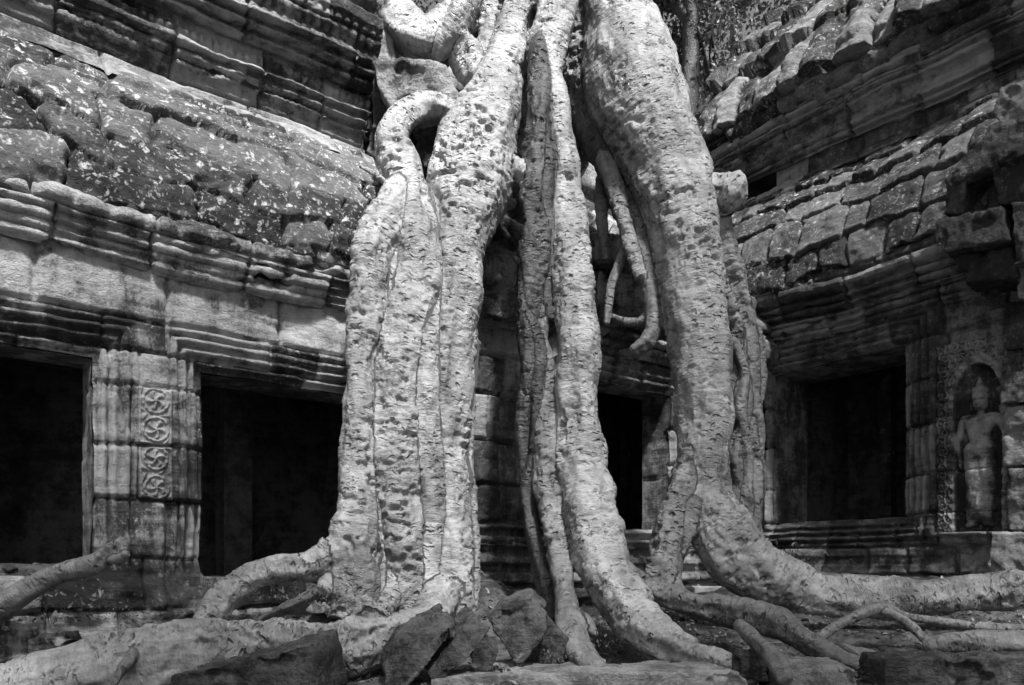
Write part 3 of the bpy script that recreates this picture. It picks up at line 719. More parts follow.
class Root:
    def __init__(s_, pts, part, mat, world=False, label=None, step=0.03, rs=1.0):
        P = np.array([(*at(p[0], p[1], p[2]), p[3]*p[2]/F*rs) for p in pts]) if not world else np.array(pts, float)
        # Catmull-Rom
        out = []
        E = np.vstack([2*P[0]-P[1], P, 2*P[-1]-P[-2]])
        for i in range(1, len(E)-2):
            p0, p1, p2, p3 = E[i-1], E[i], E[i+1], E[i+2]
            k = max(2, int(np.linalg.norm(p2[:3]-p1[:3])/step))
            t = np.linspace(0, 1, k, endpoint=False)[:, None]
            out.append(0.5*((2*p1)+(-p0+p2)*t+(2*p0-5*p1+4*p2-p3)*t*t+(-p0+3*p1-3*p2+p3)*t**3))
        out = np.vstack(out+[P[-1:]])
        s_.c = out[:, :3]; s_.r = np.maximum(out[:, 3], 0.012)
        T = np.gradient(s_.c, axis=0); T /= np.linalg.norm(T, axis=1, keepdims=True)+1e-9
        s_.t = T; up = np.array([0, 1.0, 0.02]); A = [np.cross(T[0], up)]; A[0] = A[0]/np.linalg.norm(A[0])
        for i in range(1, len(T)):
            v = A[-1]-T[i]*np.dot(A[-1], T[i]); A.append(v/np.linalg.norm(v))
        s_.a = np.array(A); s_.b = np.cross(s_.t, s_.a)
        s_.l = np.concatenate([[0], np.cumsum(np.linalg.norm(np.diff(s_.c, axis=0), axis=1))])
        s_.part = part; s_.mat = mat; s_.label = label; s_.group = None
    def tube(s_, seed, lump=0.22):
        n = len(s_.c); k = 28; th = np.linspace(0, 2*np.pi, k, endpoint=False)
        nz = fbm(np.cos(th)[None]*1.3+seed*3.7, np.sin(th)[None]*1.1, s_.l[:, None]*1.6/ max(0.12, s_.r.mean()*2.2)*0.5, 3, seed)
        rr = s_.r[:, None]*(1+lump*1.7*nz*np.minimum(1, 0.13/s_.r[:, None]))
        V = s_.c[:, None]+rr[..., None]*(np.cos(th)[None, :, None]*s_.a[:, None]+np.sin(th)[None, :, None]*s_.b[:, None])
        V = V.reshape(-1, 3); Fc = []
        for i in range(n-1):
            for j in range(k): Fc.append((i*k+j, i*k+(j+1) % k, (i+1)*k+(j+1) % k, (i+1)*k+j))
        e0, e1 = len(V), len(V)+1
        V = np.vstack([V, s_.c[0]-s_.t[0]*s_.r[0]*0.6, s_.c[-1]+s_.t[-1]*s_.r[-1]*0.6])
        for j in range(k):
            Fc.append((e0, (j+1) % k, j)); Fc.append((e1, (n-1)*k+j, (n-1)*k+(j+1) % k))
        return V, Fc

def build_roots(roots, voxel, smooth, root_obj_for, seed=0, disp=1.0):
    V, Fc, off = [], [], 0
    for i, r in enumerate(roots):
        v, f = r.tube(seed+i+1); V.append(v); Fc += [tuple(q+off for q in ff) for ff in f]; off += len(v)
    P, N, Q = remesh(np.vstack(V), Fc, voxel, smooth)
    C = np.vstack([r.c for r in roots]); RR = np.concatenate([r.r for r in roots]); own = np.concatenate([np.full(len(r.c), i) for i, r in enumerate(roots)])
    A = np.vstack([r.a for r in roots]); B = np.vstack([r.b for r in roots]); T = np.vstack([r.t for r in roots]); L = np.concatenate([r.l for r in roots])
    best = np.zeros(len(P), int)
    Cf = C.astype(np.float32); C2 = (Cf**2).sum(1)
    for i in range(0, len(P), 20000):
        p = P[i:i+20000].astype(np.float32)
        d2 = (p**2).sum(1)[:, None]+C2[None]-2*p@Cf.T
        best[i:i+20000] = np.argmin(np.sqrt(np.maximum(d2, 0))-RR[None].astype(np.float32), 1)
    q = P-C[best]; la = (q*A[best]).sum(1); lb = (q*B[best]).sum(1); lt = L[best]+(q*T[best]).sum(1)
    o_ = own[best]
    bc = np.stack([la+o_*1.3, lb+o_*0.7, lt+o_*2.1], -1)
    r = RR[best]; k = np.clip(r/0.15, 0.25, 1)*disp
    x, y, z = bc.T
    D = 0.045*k*fbm(x*5, y*5, z*3.5, 3, seed+2)
    ar = sstep(-0.15, 0.3, fbm(x*1.8, y*1.8, z*1.2, 3, seed+14))
    D += 0.014*k*fbm(x*10, y*10, z*15, 3, seed+5)*(0.35+0.65*ar)                       # folded skin
    n1 = fbm(x*6+0.3*fbm(x*9, y*9, z*9, 2, 3), y*6, z*10, 3, seed+41)*5; saw = n1-np.floor(n1)
    D += 0.013*k*(saw*sstep(1.0, 0.86, saw))*sstep(-0.1, 0.35, fbm(x*2, y*2, z*2, 2, seed+44))    # overlapping flakes
    pk = fbm(x*15, y*15, z*26, 2, seed+9)
    D -= 0.026*k*sstep(0.22, 0.40, pk)*(0.05+0.95*ar)                              # flaked hollows
    D += 0.003*k*fbm(x*40, y*40, z*60, 2, seed+11)
    fold = np.abs(fbm(x*3, y*3, z*9, 3, seed+21)); D -= 0.012*k*np.exp(-(fold/0.03)**2)
    P2 = P+N*D[:, None]; N2 = vert_normals(P2, Q)
    # stray islands go to the neighbouring root
    par_ = list(range(len(Q)))
    def find(a_):
        while par_[a_] != a_: par_[a_] = par_[par_[a_]]; a_ = par_[a_]
        return a_
    g = {}
    grp = np.array([next((j for j, r2 in enumerate(roots) if r2.group is not None and r2.group == r1.group), i) for i, r1 in enumerate(roots)])
    fo = grp[own[best[Q[:, 0]]]]
    for it in range(4):
        par_ = list(range(len(Q))); Ql = Q.tolist(); fl = fo.tolist()
        keyd = {}
        # faces joined through shared vertices with the same owner
        for fi, q in enumerate(Ql):
            for v_ in q:
                k_ = (v_, fl[fi])
                if k_ in keyd: 
                    a_, b_ = find(keyd[k_]), find(fi)
                    if a_ != b_: par_[b_] = a_
                else: keyd[k_] = fi
        rt_ = np.array([find(i) for i in range(len(Ql))]); u, inv, cnt = np.unique(rt_, return_inverse=True, return_counts=True)
        big = {}
        for c_ in range(len(u)):
            o2 = fl[u[c_]]
            if o2 not in big or cnt[c_] > cnt[big[o2]]: big[o2] = c_
        small = np.array([c_ != big[fl[u[c_]]] for c_ in range(len(u))])
        FO = fo.copy(); bad = np.where(small[inv])[0]
        if not len(bad): break
        v2o = {}
        good = np.where(~small[inv])[0]
        cen = P[Q].mean(1)
        for c_ in np.where(small)[0]:
            fs_ = np.where(inv == c_)[0]; g2 = good[fo[good] != fl[u[c_]]]; cc_ = cen[fs_[len(fs_)//2]]
            FO[fs_] = fo[g2[np.argmin(((cen[g2]-cc_)**2).sum(1))]]
        fo = FO
    for i, rt in enumerate(roots):
        key = [j for j, r_ in enumerate(roots) if r_.part == rt.part and r_.group is not None and r_.group == rt.group]
        if key and key[0] != i: continue
        sel = fo == (key[0] if key else i)
        if not sel.any(): continue
        q4 = Q[sel]; u, inv = np.unique(q4, return_inverse=True)
        mesh_obj(rt.part, P2[u], inv.reshape(-1, 4), M[rt.mat], root_obj_for(rt), attrs={'bc': bc[u]}, normals=N2[u], label=rt.label)

tree = empty('strangler_tree', (0.45, 5.9, 0.45), 'giant pale strangler tree whose thick roots pour down over the temple ruin', 'tree')
RT = []
def root(pts, part='root', mat='bark', label=None, group=None, rs=1.0):
    r = Root(pts, part, mat, label=label, rs=rs); r.group = group; RT.append(r)
# trunk standing on the roof, above the picture
root([(560, -480, 6.75, 88), (560, -220, 6.65, 96), (566, -90, 6.6, 72)], 'trunk')
# forked main root on the left
root([(530, -90, 6.4, 26), (522, -10, 6.25, 18), (512, 38, 6.2, 17), (500, 75, 6.1, 20), (487, 115, 6.0, 31), (476, 155, 5.9, 41), (467, 192, 5.8, 41), (461, 238, 5.65, 29), (458, 285, 5.55, 23), (450, 340, 5.45, 25), (447, 398, 5.4, 25), (445, 457, 5.35, 21), (448, 517, 5.3, 22), (450, 576, 5.2, 24), (452, 618, 5.15, 22)], group='c')
root([(470, 165, 5.88, 34), (505, 172, 5.88, 20), (530, 180, 5.85, 13), (540, 195, 5.82, 8)], group='c')
root([(462, 122, 5.95, 12), (445, 108, 5.92, 12), (424, 106, 5.88, 13), (402, 118, 5.8, 15), (391, 143, 5.75, 18), (400, 172, 5.68, 20), (408, 200, 5.62, 22), (416, 240, 5.5, 23), (415, 298, 5.38, 24), (402, 340, 5.33, 25), (396, 398, 5.28, 26), (395, 457, 5.2, 28), (399, 517, 5.15, 27), (402, 576, 5.1, 26), (403, 618, 5.08, 24)], group='b')
root([(404, 190, 5.62, 18), (385, 222, 5.45, 22), (374, 250, 5.35, 22), (367, 298, 5.25, 19), (361, 340, 5.2, 16), (358, 400, 5.12, 15), (357, 460, 5.06, 17), (354, 510, 5.0, 21), (352, 545, 4.95, 27), (354, 580, 4.92, 27), (356, 612, 4.9, 22)], group='a')
root([(378, 236, 5.35, 10), (362, 227, 5.28, 8)], group='a')
root([(362, 556, 4.95, 22), (340, 562, 4.9, 18), (310, 566, 4.85, 14), (280, 568, 4.8, 13), (250, 578, 4.75, 14), (225, 597, 4.65, 13), (205, 625, 4.5, 13), (196, 655, 4.4, 9)])
root([(428, 250, 5.5, 12), (426, 330, 5.38, 19), (424, 400, 5.32, 22), (424, 470, 5.26, 22), (426, 540, 5.2, 22), (428, 600, 5.12, 20)], group='b')
root([(392, 215, 5.52, 14), (390, 260, 5.42, 16), (384, 310, 5.34, 14), (376, 370, 5.32, 10)], group='a')
root([(378, 470, 5.12, 8), (374, 520, 5.05, 13), (374, 580, 4.98, 16), (376, 614, 4.95, 12)], group='a')
root([(470, 340, 5.52, 9), (466, 420, 5.46, 8), (466, 500, 5.38, 9), (468, 570, 5.25, 11), (470, 610, 5.2, 10)], group='c')
root([(356, 520, 5.0, 18), (346, 548, 4.95, 22), (326, 562, 4.9, 19), (300, 567, 4.84, 14)], group='a')
root([(352, 560, 4.95, 20), (336, 575, 4.88, 15), (322, 592, 4.8, 9)], group='a')
root([(398, 560, 5.1, 22), (392, 590, 5.02, 18), (380, 612, 4.9, 12)], group='b')
# dark twisted roots in the middle
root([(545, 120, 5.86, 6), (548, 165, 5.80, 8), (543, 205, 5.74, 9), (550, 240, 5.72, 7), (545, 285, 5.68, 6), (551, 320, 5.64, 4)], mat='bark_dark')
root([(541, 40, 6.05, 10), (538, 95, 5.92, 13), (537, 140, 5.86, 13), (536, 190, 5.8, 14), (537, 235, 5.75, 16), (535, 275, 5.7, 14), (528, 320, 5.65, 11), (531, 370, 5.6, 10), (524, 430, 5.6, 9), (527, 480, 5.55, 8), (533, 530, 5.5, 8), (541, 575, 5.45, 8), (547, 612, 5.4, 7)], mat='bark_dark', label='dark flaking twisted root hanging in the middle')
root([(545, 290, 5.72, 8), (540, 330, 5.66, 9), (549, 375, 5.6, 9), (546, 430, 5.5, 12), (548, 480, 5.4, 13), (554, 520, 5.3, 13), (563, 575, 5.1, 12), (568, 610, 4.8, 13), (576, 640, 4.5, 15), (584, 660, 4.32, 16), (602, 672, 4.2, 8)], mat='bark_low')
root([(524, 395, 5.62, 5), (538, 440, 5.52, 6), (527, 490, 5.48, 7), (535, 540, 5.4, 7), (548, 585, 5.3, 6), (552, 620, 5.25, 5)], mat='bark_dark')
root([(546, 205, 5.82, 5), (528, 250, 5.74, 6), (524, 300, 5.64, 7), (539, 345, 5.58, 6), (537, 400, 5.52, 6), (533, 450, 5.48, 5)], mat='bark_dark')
root([(568, 612, 4.8, 8), (586, 622, 4.7, 7), (596, 636, 4.62, 4)], mat='bark_low')
# central root
root([(556, -90, 6.45, 26), (553, 0, 6.2, 20), (546, 44, 6.1, 17), (551, 88, 6.0, 13), (559, 131, 5.95, 12), (565, 175, 5.9, 15), (570, 219, 5.8, 19), (574, 263, 5.7, 21), (577, 318, 5.6, 22), (579, 398, 5.5, 23), (582, 457, 5.4, 23), (588, 517, 5.25, 25), (600, 555, 5.1, 28), (615, 590, 4.9, 27), (636, 620, 4.7, 24), (662, 642, 4.5, 21), (692, 656, 4.4, 17), (722, 663, 4.3, 14), (740, 670, 4.25, 7)], group='f')
root([(610, 565, 5.05, 15), (650, 592, 5.1, 13), (700, 606, 5.0, 14), (740, 612, 4.9, 15), (775, 622, 4.75, 15), (805, 640, 4.6, 14), (840, 658, 4.5, 12), (872, 672, 4.4, 10), (890, 690, 4.3, 6)], mat='bark_low')
root([(836, 652, 4.56, 9), (866, 655, 4.55, 7), (896, 664, 4.5, 5), (925, 670, 4.45, 3)], mat='bark_low')
# great right root
root([(590, -110, 6.65, 45), (611, 0, 6.5, 34), (623, 44, 6.4, 41), (635, 88, 6.3, 47), (653, 131, 6.25, 44), (669, 175, 6.2, 40), (681, 219, 6.1, 35), (689, 263, 6.0, 33), (695, 310, 5.95, 31), (702, 366, 5.9, 28), (705, 415, 5.85, 27), (705, 463, 5.8, 25), (707, 495, 5.75, 25), (722, 530, 5.62, 31), (747, 560, 5.5, 30), (780, 580, 5.45, 25), (820, 597, 5.4, 20), (870, 598, 5.4, 18), (930, 597, 5.35, 18), (980, 593, 5.3, 20), (1040, 588, 5.2, 22), (1130, 590, 5.1, 22)], group='g')
root([(705, 188, 6.15, 16), (722, 190, 6.08, 15), (733, 193, 6.04, 19), (741, 197, 6.02, 14)], 'burl', group='j')
root([(585, -90, 6.8, 45), (588, 0, 6.75, 42), (592, 60, 6.7, 38), (600, 110, 6.65, 33), (612, 155, 6.6, 25), (622, 195, 6.5, 17), (634, 222, 6.30, 12), (645, 255, 6.18, 10), (653, 295, 6.10, 9), (655, 322, 6.04, 8), (647, 343, 6.0, 8), (632, 352, 5.98, 5)], mat='bark_low')
root([(575, -150, 7.0, 62), (572, 0, 6.98, 58), (566, 90, 6.95, 46), (560, 150, 6.9, 32), (556, 205, 6.85, 16)], mat='bark_low')
root([(606, 160, 6.45, 10), (620, 205, 6.22, 8), (631, 245, 6.12, 7), (640, 278, 6.08, 6)], mat='bark')
root([(630, 215, 6.3, 8), (624, 250, 6.25, 6), (612, 285, 6.22, 5), (606, 325, 6.2, 4)], mat='bark_low')
root([(652, 300, 6.1, 6), (646, 318, 6.1, 5), (628, 322, 6.15, 4), (612, 316, 6.25, 3)], mat='bark_low')
root([(606, 170, 6.6, 10), (602, 215, 6.5, 6), (606, 260, 6.48, 4)], mat='bark_low')
root([(715, 225, 6.2, 16), (730, 275, 6.2, 14), (744, 310, 6.2, 10), (751, 350, 6.2, 8), (752, 395, 6.2, 8), (758, 440, 6.2, 7), (757, 480, 6.15, 8), (752, 525, 6.1, 8), (747, 555, 6.0, 8)], mat='bark_low')
root([(722, 290, 6.2, 12), (737, 335, 6.22, 10), (735, 395, 6.2, 9), (743, 445, 6.2, 9), (738, 495, 6.12, 9), (731, 545, 6.0, 9)], mat='bark_low')
root([(757, 330, 6.22, 6), (762, 380, 6.22, 5), (752, 430, 6.18, 6), (762, 470, 6.15, 5), (756, 520, 6.1, 5), (760, 550, 6.0, 5)], mat='bark_low')
root([(733, 340, 6.12, 5), (744, 372, 6.1, 5), (740, 410, 6.1, 6), (749, 455, 6.08, 5), (746, 500, 6.05, 6)], mat='bark_low')
root([(750, 300, 6.2, 8), (741, 350, 6.2, 7), (746, 410, 6.14, 6), (734, 460, 6.1, 7), (747, 505, 6.1, 7), (742, 550, 6.0, 7)], mat='bark_low')
root([(692, 468, 5.78, 17), (677, 508, 5.66, 16), (668, 548, 5.55, 18), (664, 583, 5.46, 18), (663, 615, 5.4, 15)], mat='bark_low')
root([(694, 508, 5.6, 12), (680, 548, 5.5, 7), (676, 578, 5.4, 6), (688, 602, 5.25, 5)], mat='bark_low')
# roots curling over the broken wall top, upper left
root([(520, -60, 6.7, 30), (482, -5, 6.5, 23), (458, 26, 6.4, 22), (430, 42, 6.35, 22), (406, 28, 6.4, 20), (396, 0, 6.5, 18), (396, -40, 6.6, 18)])
root([(500, -40, 6.45, 14), (490, 20, 6.35, 10), (485, 60, 6.28, 9), (480, 105, 6.15, 9)])
root([(452, 35, 6.32, 16), (470, 60, 6.32, 17), (488, 88, 6.2, 12)])
root([(470, -40, 6.3, 14), (462, 10, 6.22, 13), (447, 40, 6.25, 12), (438, 56, 6.3, 9)])
# long root across the foreground
root([(446, 592, 5.05, 17), (425, 622, 4.7, 20), (385, 643, 4.4, 26), (330, 652, 4.25, 29), (250, 648, 4.2, 32), (170, 657, 4.1, 31), (90, 676, 4.0, 30), (0, 700, 3.9, 30), (-90, 712, 3.8, 30), (-180, 716, 3.8, 26)], mat='bark')
root([(134, 640, 4.02, 4), (131, 656, 3.9, 5), (120, 672, 3.82, 5), (112, 690, 3.78, 3)], mat='bark_low')
build_roots(RT, 0.0135, 5, lambda r: tree, seed=100)

# loose roots lying about
def loose(name, pts, label, cat, mat='bark_low', voxel=0.011, seed=0, group=None):
    rs = [Root(p, 'root', mat) for p in pts]
    for r in rs: r.group = 'x'
    V, Fc, off = [], [], 0
    holder = []
    P0 = rs[0].c[0]
    e_ = None
    def par(r): return None
    n0 = set(bpy.data.objects)
    for r in rs: r.part = name
    build_roots(rs, voxel, 3, par, seed=seed, disp=0.9)
    o = [x for x in bpy.data.objects if x not in n0][0]
    tag(o, label, cat, group)
loose('broken_root', [[(-60, 640, 4.15, 14), (0, 606, 4.2, 13), (25, 590, 4.2, 11), (60, 574, 4.2, 10), (95, 564, 4.2, 10), (112, 551, 4.2, 10), (124, 543, 4.18, 9)], [(108, 556, 4.2, 7), (119, 560, 4.16, 6), (127, 553, 4.14, 5)]],
      'pale broken root with a gnarled end leaning below the leftmost opening', 'root', 'bark_low', seed=201)
loose('thin_root', [[(815, 640, 4.75, 5), (845, 622, 4.85, 6), (880, 608, 4.9, 6), (905, 616, 4.9, 5), (940, 622, 4.85, 5), (980, 627, 4.8, 5), (1050, 630, 4.7, 5)], [(880, 609, 4.9, 5), (905, 622, 4.8, 5), (922, 636, 4.7, 5), (940, 652, 4.6, 4)]],
      'thin forked root arching over the ground below the long right root', 'root', 'bark_low', seed=211)
loose('ground_root', [[(925, 646, 4.45, 7), (945, 644, 4.45, 11), (985, 643, 4.45, 13), (1040, 644, 4.4, 13), (1100, 646, 4.4, 12)]],
      'stubby grey root lying flat at the right edge above the long block', 'root', 'bark_low', seed=221)
loose('root_stub', [[(738, 624, 4.35, 5), (752, 638, 4.2, 8), (766, 650, 4.05, 9), (778, 664, 3.95, 10), (786, 682, 3.9, 8)]],
      'short knobbly root crossing the dark block between the two foreground slabs', 'root', 'bark_low', seed=231)
loose('twig', [[(360, 166, 5.62, 2), (374, 174, 5.6, 3), (386, 184, 5.6, 3), (392, 200, 5.58, 3)]],
      'thin pale twig on the lichen roof beside the hooked root', 'twig', 'bark', 0.006, seed=241)

# ------------------------------------------------------------------ stones
def rock_from_hull(name, pts, mat, label, cat, voxel=0.0105, seed=0, group=None, parent=None, amp=1.0, sm=2):
    import bmesh
    bm = bmesh.new()
    for p in pts: bm.verts.new(p)
    r = bmesh.ops.convex_hull(bm, input=bm.verts[:])
    bmesh.ops.delete(bm, geom=[v for v in bm.verts if not v.link_faces], context='VERTS')
    bm.verts.index_update(); V = np.array([v.co[:] for v in bm.verts]); Fc = [tuple(v.index for v in f.verts) for f in bm.faces]; bm.free()
    P, N, Q = remesh(V, Fc, voxel, sm)
    x, y, z = P.T
    D = amp*(0.034*fbm(x*5, y*5, z*5, 4, seed)+0.010*fbm(x*22, y*22, z*22, 4, seed+3)-0.035*sstep(.2, .42, fbm(x*7, y*7, z*7, 3, seed+7)))
    o = mesh_obj(name, P+N*D[:, None], Q, mat, parent, attrs={'blk': np.full(len(P), rng.random())})
    if parent is None: tag(o, label, cat, group)
    elif label: o['label'] = label
    return o
def prism(name, poly, Y, thick, mat, label, cat, seed, Y2=None, lean=(0, 0), **k):
    """an outline at its own distance, extruded backwards by its real thickness"""
    f = []
    for i, (px, py) in enumerate(poly):
        f.append(at(px, py, Y[i] if isinstance(Y, (list, tuple)) else Y))
    f = np.array(f); b_ = f+np.array([lean[0], thick, lean[1]])
    return rock_from_hull(name, np.vstack([f, b_]), mat, label, cat, seed=seed, **k)
G_ST = 'fallen blocks in the foreground'
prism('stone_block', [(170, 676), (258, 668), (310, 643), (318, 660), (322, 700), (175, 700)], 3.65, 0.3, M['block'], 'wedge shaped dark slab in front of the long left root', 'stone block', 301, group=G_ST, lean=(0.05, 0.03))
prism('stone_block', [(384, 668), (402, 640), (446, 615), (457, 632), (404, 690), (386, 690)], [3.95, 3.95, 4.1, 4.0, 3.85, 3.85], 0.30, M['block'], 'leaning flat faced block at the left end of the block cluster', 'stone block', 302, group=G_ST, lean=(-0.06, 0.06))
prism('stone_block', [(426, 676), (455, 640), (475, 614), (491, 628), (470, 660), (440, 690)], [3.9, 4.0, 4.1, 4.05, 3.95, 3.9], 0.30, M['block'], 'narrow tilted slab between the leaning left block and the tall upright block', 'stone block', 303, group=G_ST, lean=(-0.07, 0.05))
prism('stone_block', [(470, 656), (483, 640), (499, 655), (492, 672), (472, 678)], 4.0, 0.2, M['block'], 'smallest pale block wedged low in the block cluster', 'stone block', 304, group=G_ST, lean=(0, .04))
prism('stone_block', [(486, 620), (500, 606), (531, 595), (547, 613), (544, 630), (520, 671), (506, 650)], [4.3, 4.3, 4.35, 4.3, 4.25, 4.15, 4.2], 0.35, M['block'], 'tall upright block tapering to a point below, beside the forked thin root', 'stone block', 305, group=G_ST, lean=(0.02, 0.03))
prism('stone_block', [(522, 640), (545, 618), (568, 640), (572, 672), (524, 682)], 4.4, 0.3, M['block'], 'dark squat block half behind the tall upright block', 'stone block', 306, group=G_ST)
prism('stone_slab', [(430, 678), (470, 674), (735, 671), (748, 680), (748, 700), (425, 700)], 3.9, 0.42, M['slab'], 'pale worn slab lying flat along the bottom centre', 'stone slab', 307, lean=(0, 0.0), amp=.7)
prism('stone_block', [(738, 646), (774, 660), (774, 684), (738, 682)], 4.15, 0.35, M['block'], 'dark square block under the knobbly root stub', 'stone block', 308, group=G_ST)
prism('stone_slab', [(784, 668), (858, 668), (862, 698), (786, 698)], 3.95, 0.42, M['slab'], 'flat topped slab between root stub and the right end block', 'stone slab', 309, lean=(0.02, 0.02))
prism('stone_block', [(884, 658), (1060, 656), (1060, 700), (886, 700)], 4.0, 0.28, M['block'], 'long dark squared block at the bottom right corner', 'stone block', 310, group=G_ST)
prism('stone_block', [(28, 640), (60, 632), (66, 650), (30, 656)], 4.2, 0.2, M['block'], 'small rough stone left of the pale chip behind the long root', 'stone block', 311)
prism('stone_chip', [(42, 637), (58, 634), (68, 640), (60, 648), (44, 646)], 4.1, 0.1, M['slab'], 'pale stone chip at the far left behind the long root', 'stone chip', 312, voxel=0.008)
for i, (px, py, w, h_, Y) in enumerate([(355, 604, 20, 12, 4.75), (335, 610, 16, 10, 4.7), (372, 612, 22, 14, 4.7), (318, 606, 12, 8, 4.8)]):
    prism('stone_chip', [(px-w, py+4), (px-w*.4, py-h_*.6), (px+w*.6, py-h_*.5), (px+w, py+3), (px+w*.5, py+h_), (px-w*.6, py+h_)], Y, 0.16, M['slab'],
          ['pale flat stone behind the long root near the root foot', 'small pale stone just left of the flat pale stone', 'grey stone nearest the broad left root foot', 'tiny pale stone under the arched root end'][i], 'stone chip', 320+i, voxel=0.009)
# blocks lying inside the left opening sill and ruin blocks above the left root
for i, (px, py, w, h_, Y, t) in enumerate([(15, 574, 30, 10, 4.6, .3), (70, 572, 45, 8, 4.75, .3)]):
    prism('stone_block', [(px-w, py+6), (px-w*.8, py-h_), (px+w*.7, py-h_*.7), (px+w, py+2), (px+w, py+12), (px-w, py+12)], Y, t, M['block'],
          ['rounded block on the sill of the leftmost opening', 'flat block on the sill beside the pier'][i], 'stone block', 330+i)
G_RU = 'ruined blocks beside the curling roots'
ruin = [([(372, 60), (400, 55), (446, 66), (462, 96), (440, 120), (392, 110), (376, 84)], 6.05, .4, 'dark carved block under the curling upper root'),
        ([(374, 20), (392, 24), (398, 66), (374, 62)], 6.3, .4, 'upright ruined block beside the end of the upper cornice'),
        ([(374, 66), (394, 74), (392, 130), (372, 128)], 6.2, .4, 'broken pier block below the upright ruined block'),
        ([(415, 128), (455, 122), (450, 160), (425, 168), (416, 150)], 6.0, .4, 'pale block framed inside the hooked root'),
        ([(372, 128), (408, 134), (404, 180), (366, 170)], 6.3, .4, 'block at the foot of the broken pier'),
        ([(398, 92), (452, 96), (470, 130), (400, 140)], 6.5, .5, 'shadowed block behind the hooked root')]
for i, (poly, Y, t, lb) in enumerate(ruin):
    prism('ruin_block', poly, Y, t, M['clere_left'], lb, 'stone block', 340+i, group=G_RU, voxel=0.015)
# wall core behind, seen through the arch between roots
core = [([(480, 196), (524, 200), (526, 243), (478, 240)], 6.6, 'topmost dark block framed by the root arch'),
        ([(476, 245), (528, 248), (530, 280), (474, 278)], 6.45, 'second dark block from the top inside the root arch'),
        ([(474, 283), (530, 288), (528, 318), (472, 316)], 6.25, 'rounded projecting block low in the root arch')]
for i, (poly, Y, lb) in enumerate(core):
    prism('wall_block', poly, Y, .5, M['wall_mid'], lb, 'stone block', 350+i, voxel=0.015)
core = [([(594, 232), (640, 236), (642, 262), (594, 260)], 6.75, 'ledge block between central root and hanging thin roots'),
        ([(598, 268), (645, 276), (646, 308), (596, 302)], 6.8, 'mossy block above the small window eave'),]
for i, (poly, Y, lb) in enumerate(core):
    prism('wall_block', poly, Y, .5, M['wall_mid'], lb, 'stone block', 355+i, voxel=0.015)
# half pediment projecting from the right gallery
ped = empty('pediment', tuple(WR.world(2.6, 0.4, 2.9)), 'ruined half pediment of heavy rounded blocks with a dark niche, upper right edge', 'pediment')
def pblock(poly, n0, t, seed, mat='wall_right'):
    f = []
    for px, py in poly:
        s, z = WR.sz(px, py, n0); f.append(WR.world(s, n0, z))
    f = np.array(f); b_ = f-t*np.array([WR.n[0], WR.n[1], 0])
    rock_from_hull('block', np.vstack([f, b_]), M[mat], None, None, seed=seed, parent=ped, voxel=0.016)
for i, (poly, n0, t) in enumerate([
    ([(1000, 86), (1018, 82), (1040, 95), (1040, 122), (1000, 124), (992, 112)], 0.55, 0.6),
    ([(990, 120), (1040, 116), (1045, 142), (975, 150), (982, 134)], 0.55, 0.7),
    ([(978, 140), (1030, 138), (1040, 150), (1000, 162), (950, 182), (958, 160)], 0.60, 0.7),
    ([(992, 160), (1040, 152), (1045, 200), (998, 205)], 0.52, 0.7),
    ([(946, 178), (966, 172), (962, 214), (942, 214)], 0.50, 0.6),
    ([(958, 176), (998, 168), (998, 206), (960, 210)], 0.22, 0.4),
    ([(936, 218), (1002, 204), (1008, 240), (940, 254), (932, 238)], 0.58, 0.7),
    ([(1010, 202), (1045, 196), (1045, 262), (1012, 266)], 0.55, 0.7),
    ([(958, 254), (1012, 244), (1016, 276), (960, 284)], 0.48, 0.6),
    ([(1014, 268), (1050, 262), (1050, 296), (1016, 300)], 0.42, 0.5)]):
    pblock(poly, n0, t, 360+i)
# projecting pilaster at the right edge
for i, (poly, n0) in enumerate([([(1003, 302), (1060, 296), (1060, 348), (1003, 350)], .10), ([(1001, 352), (1060, 350), (1060, 402), (1001, 404)], .14), ([(1003, 406), (1060, 404), (1060, 466), (1003, 466)], .10), ([(1006, 468), (1060, 468), (1060, 530), (1006, 530)], .12), ([(990, 532), (1060, 532), (1060, 575), (988, 572)], .16)]):
    pblock(poly, n0, .3, 375+i)

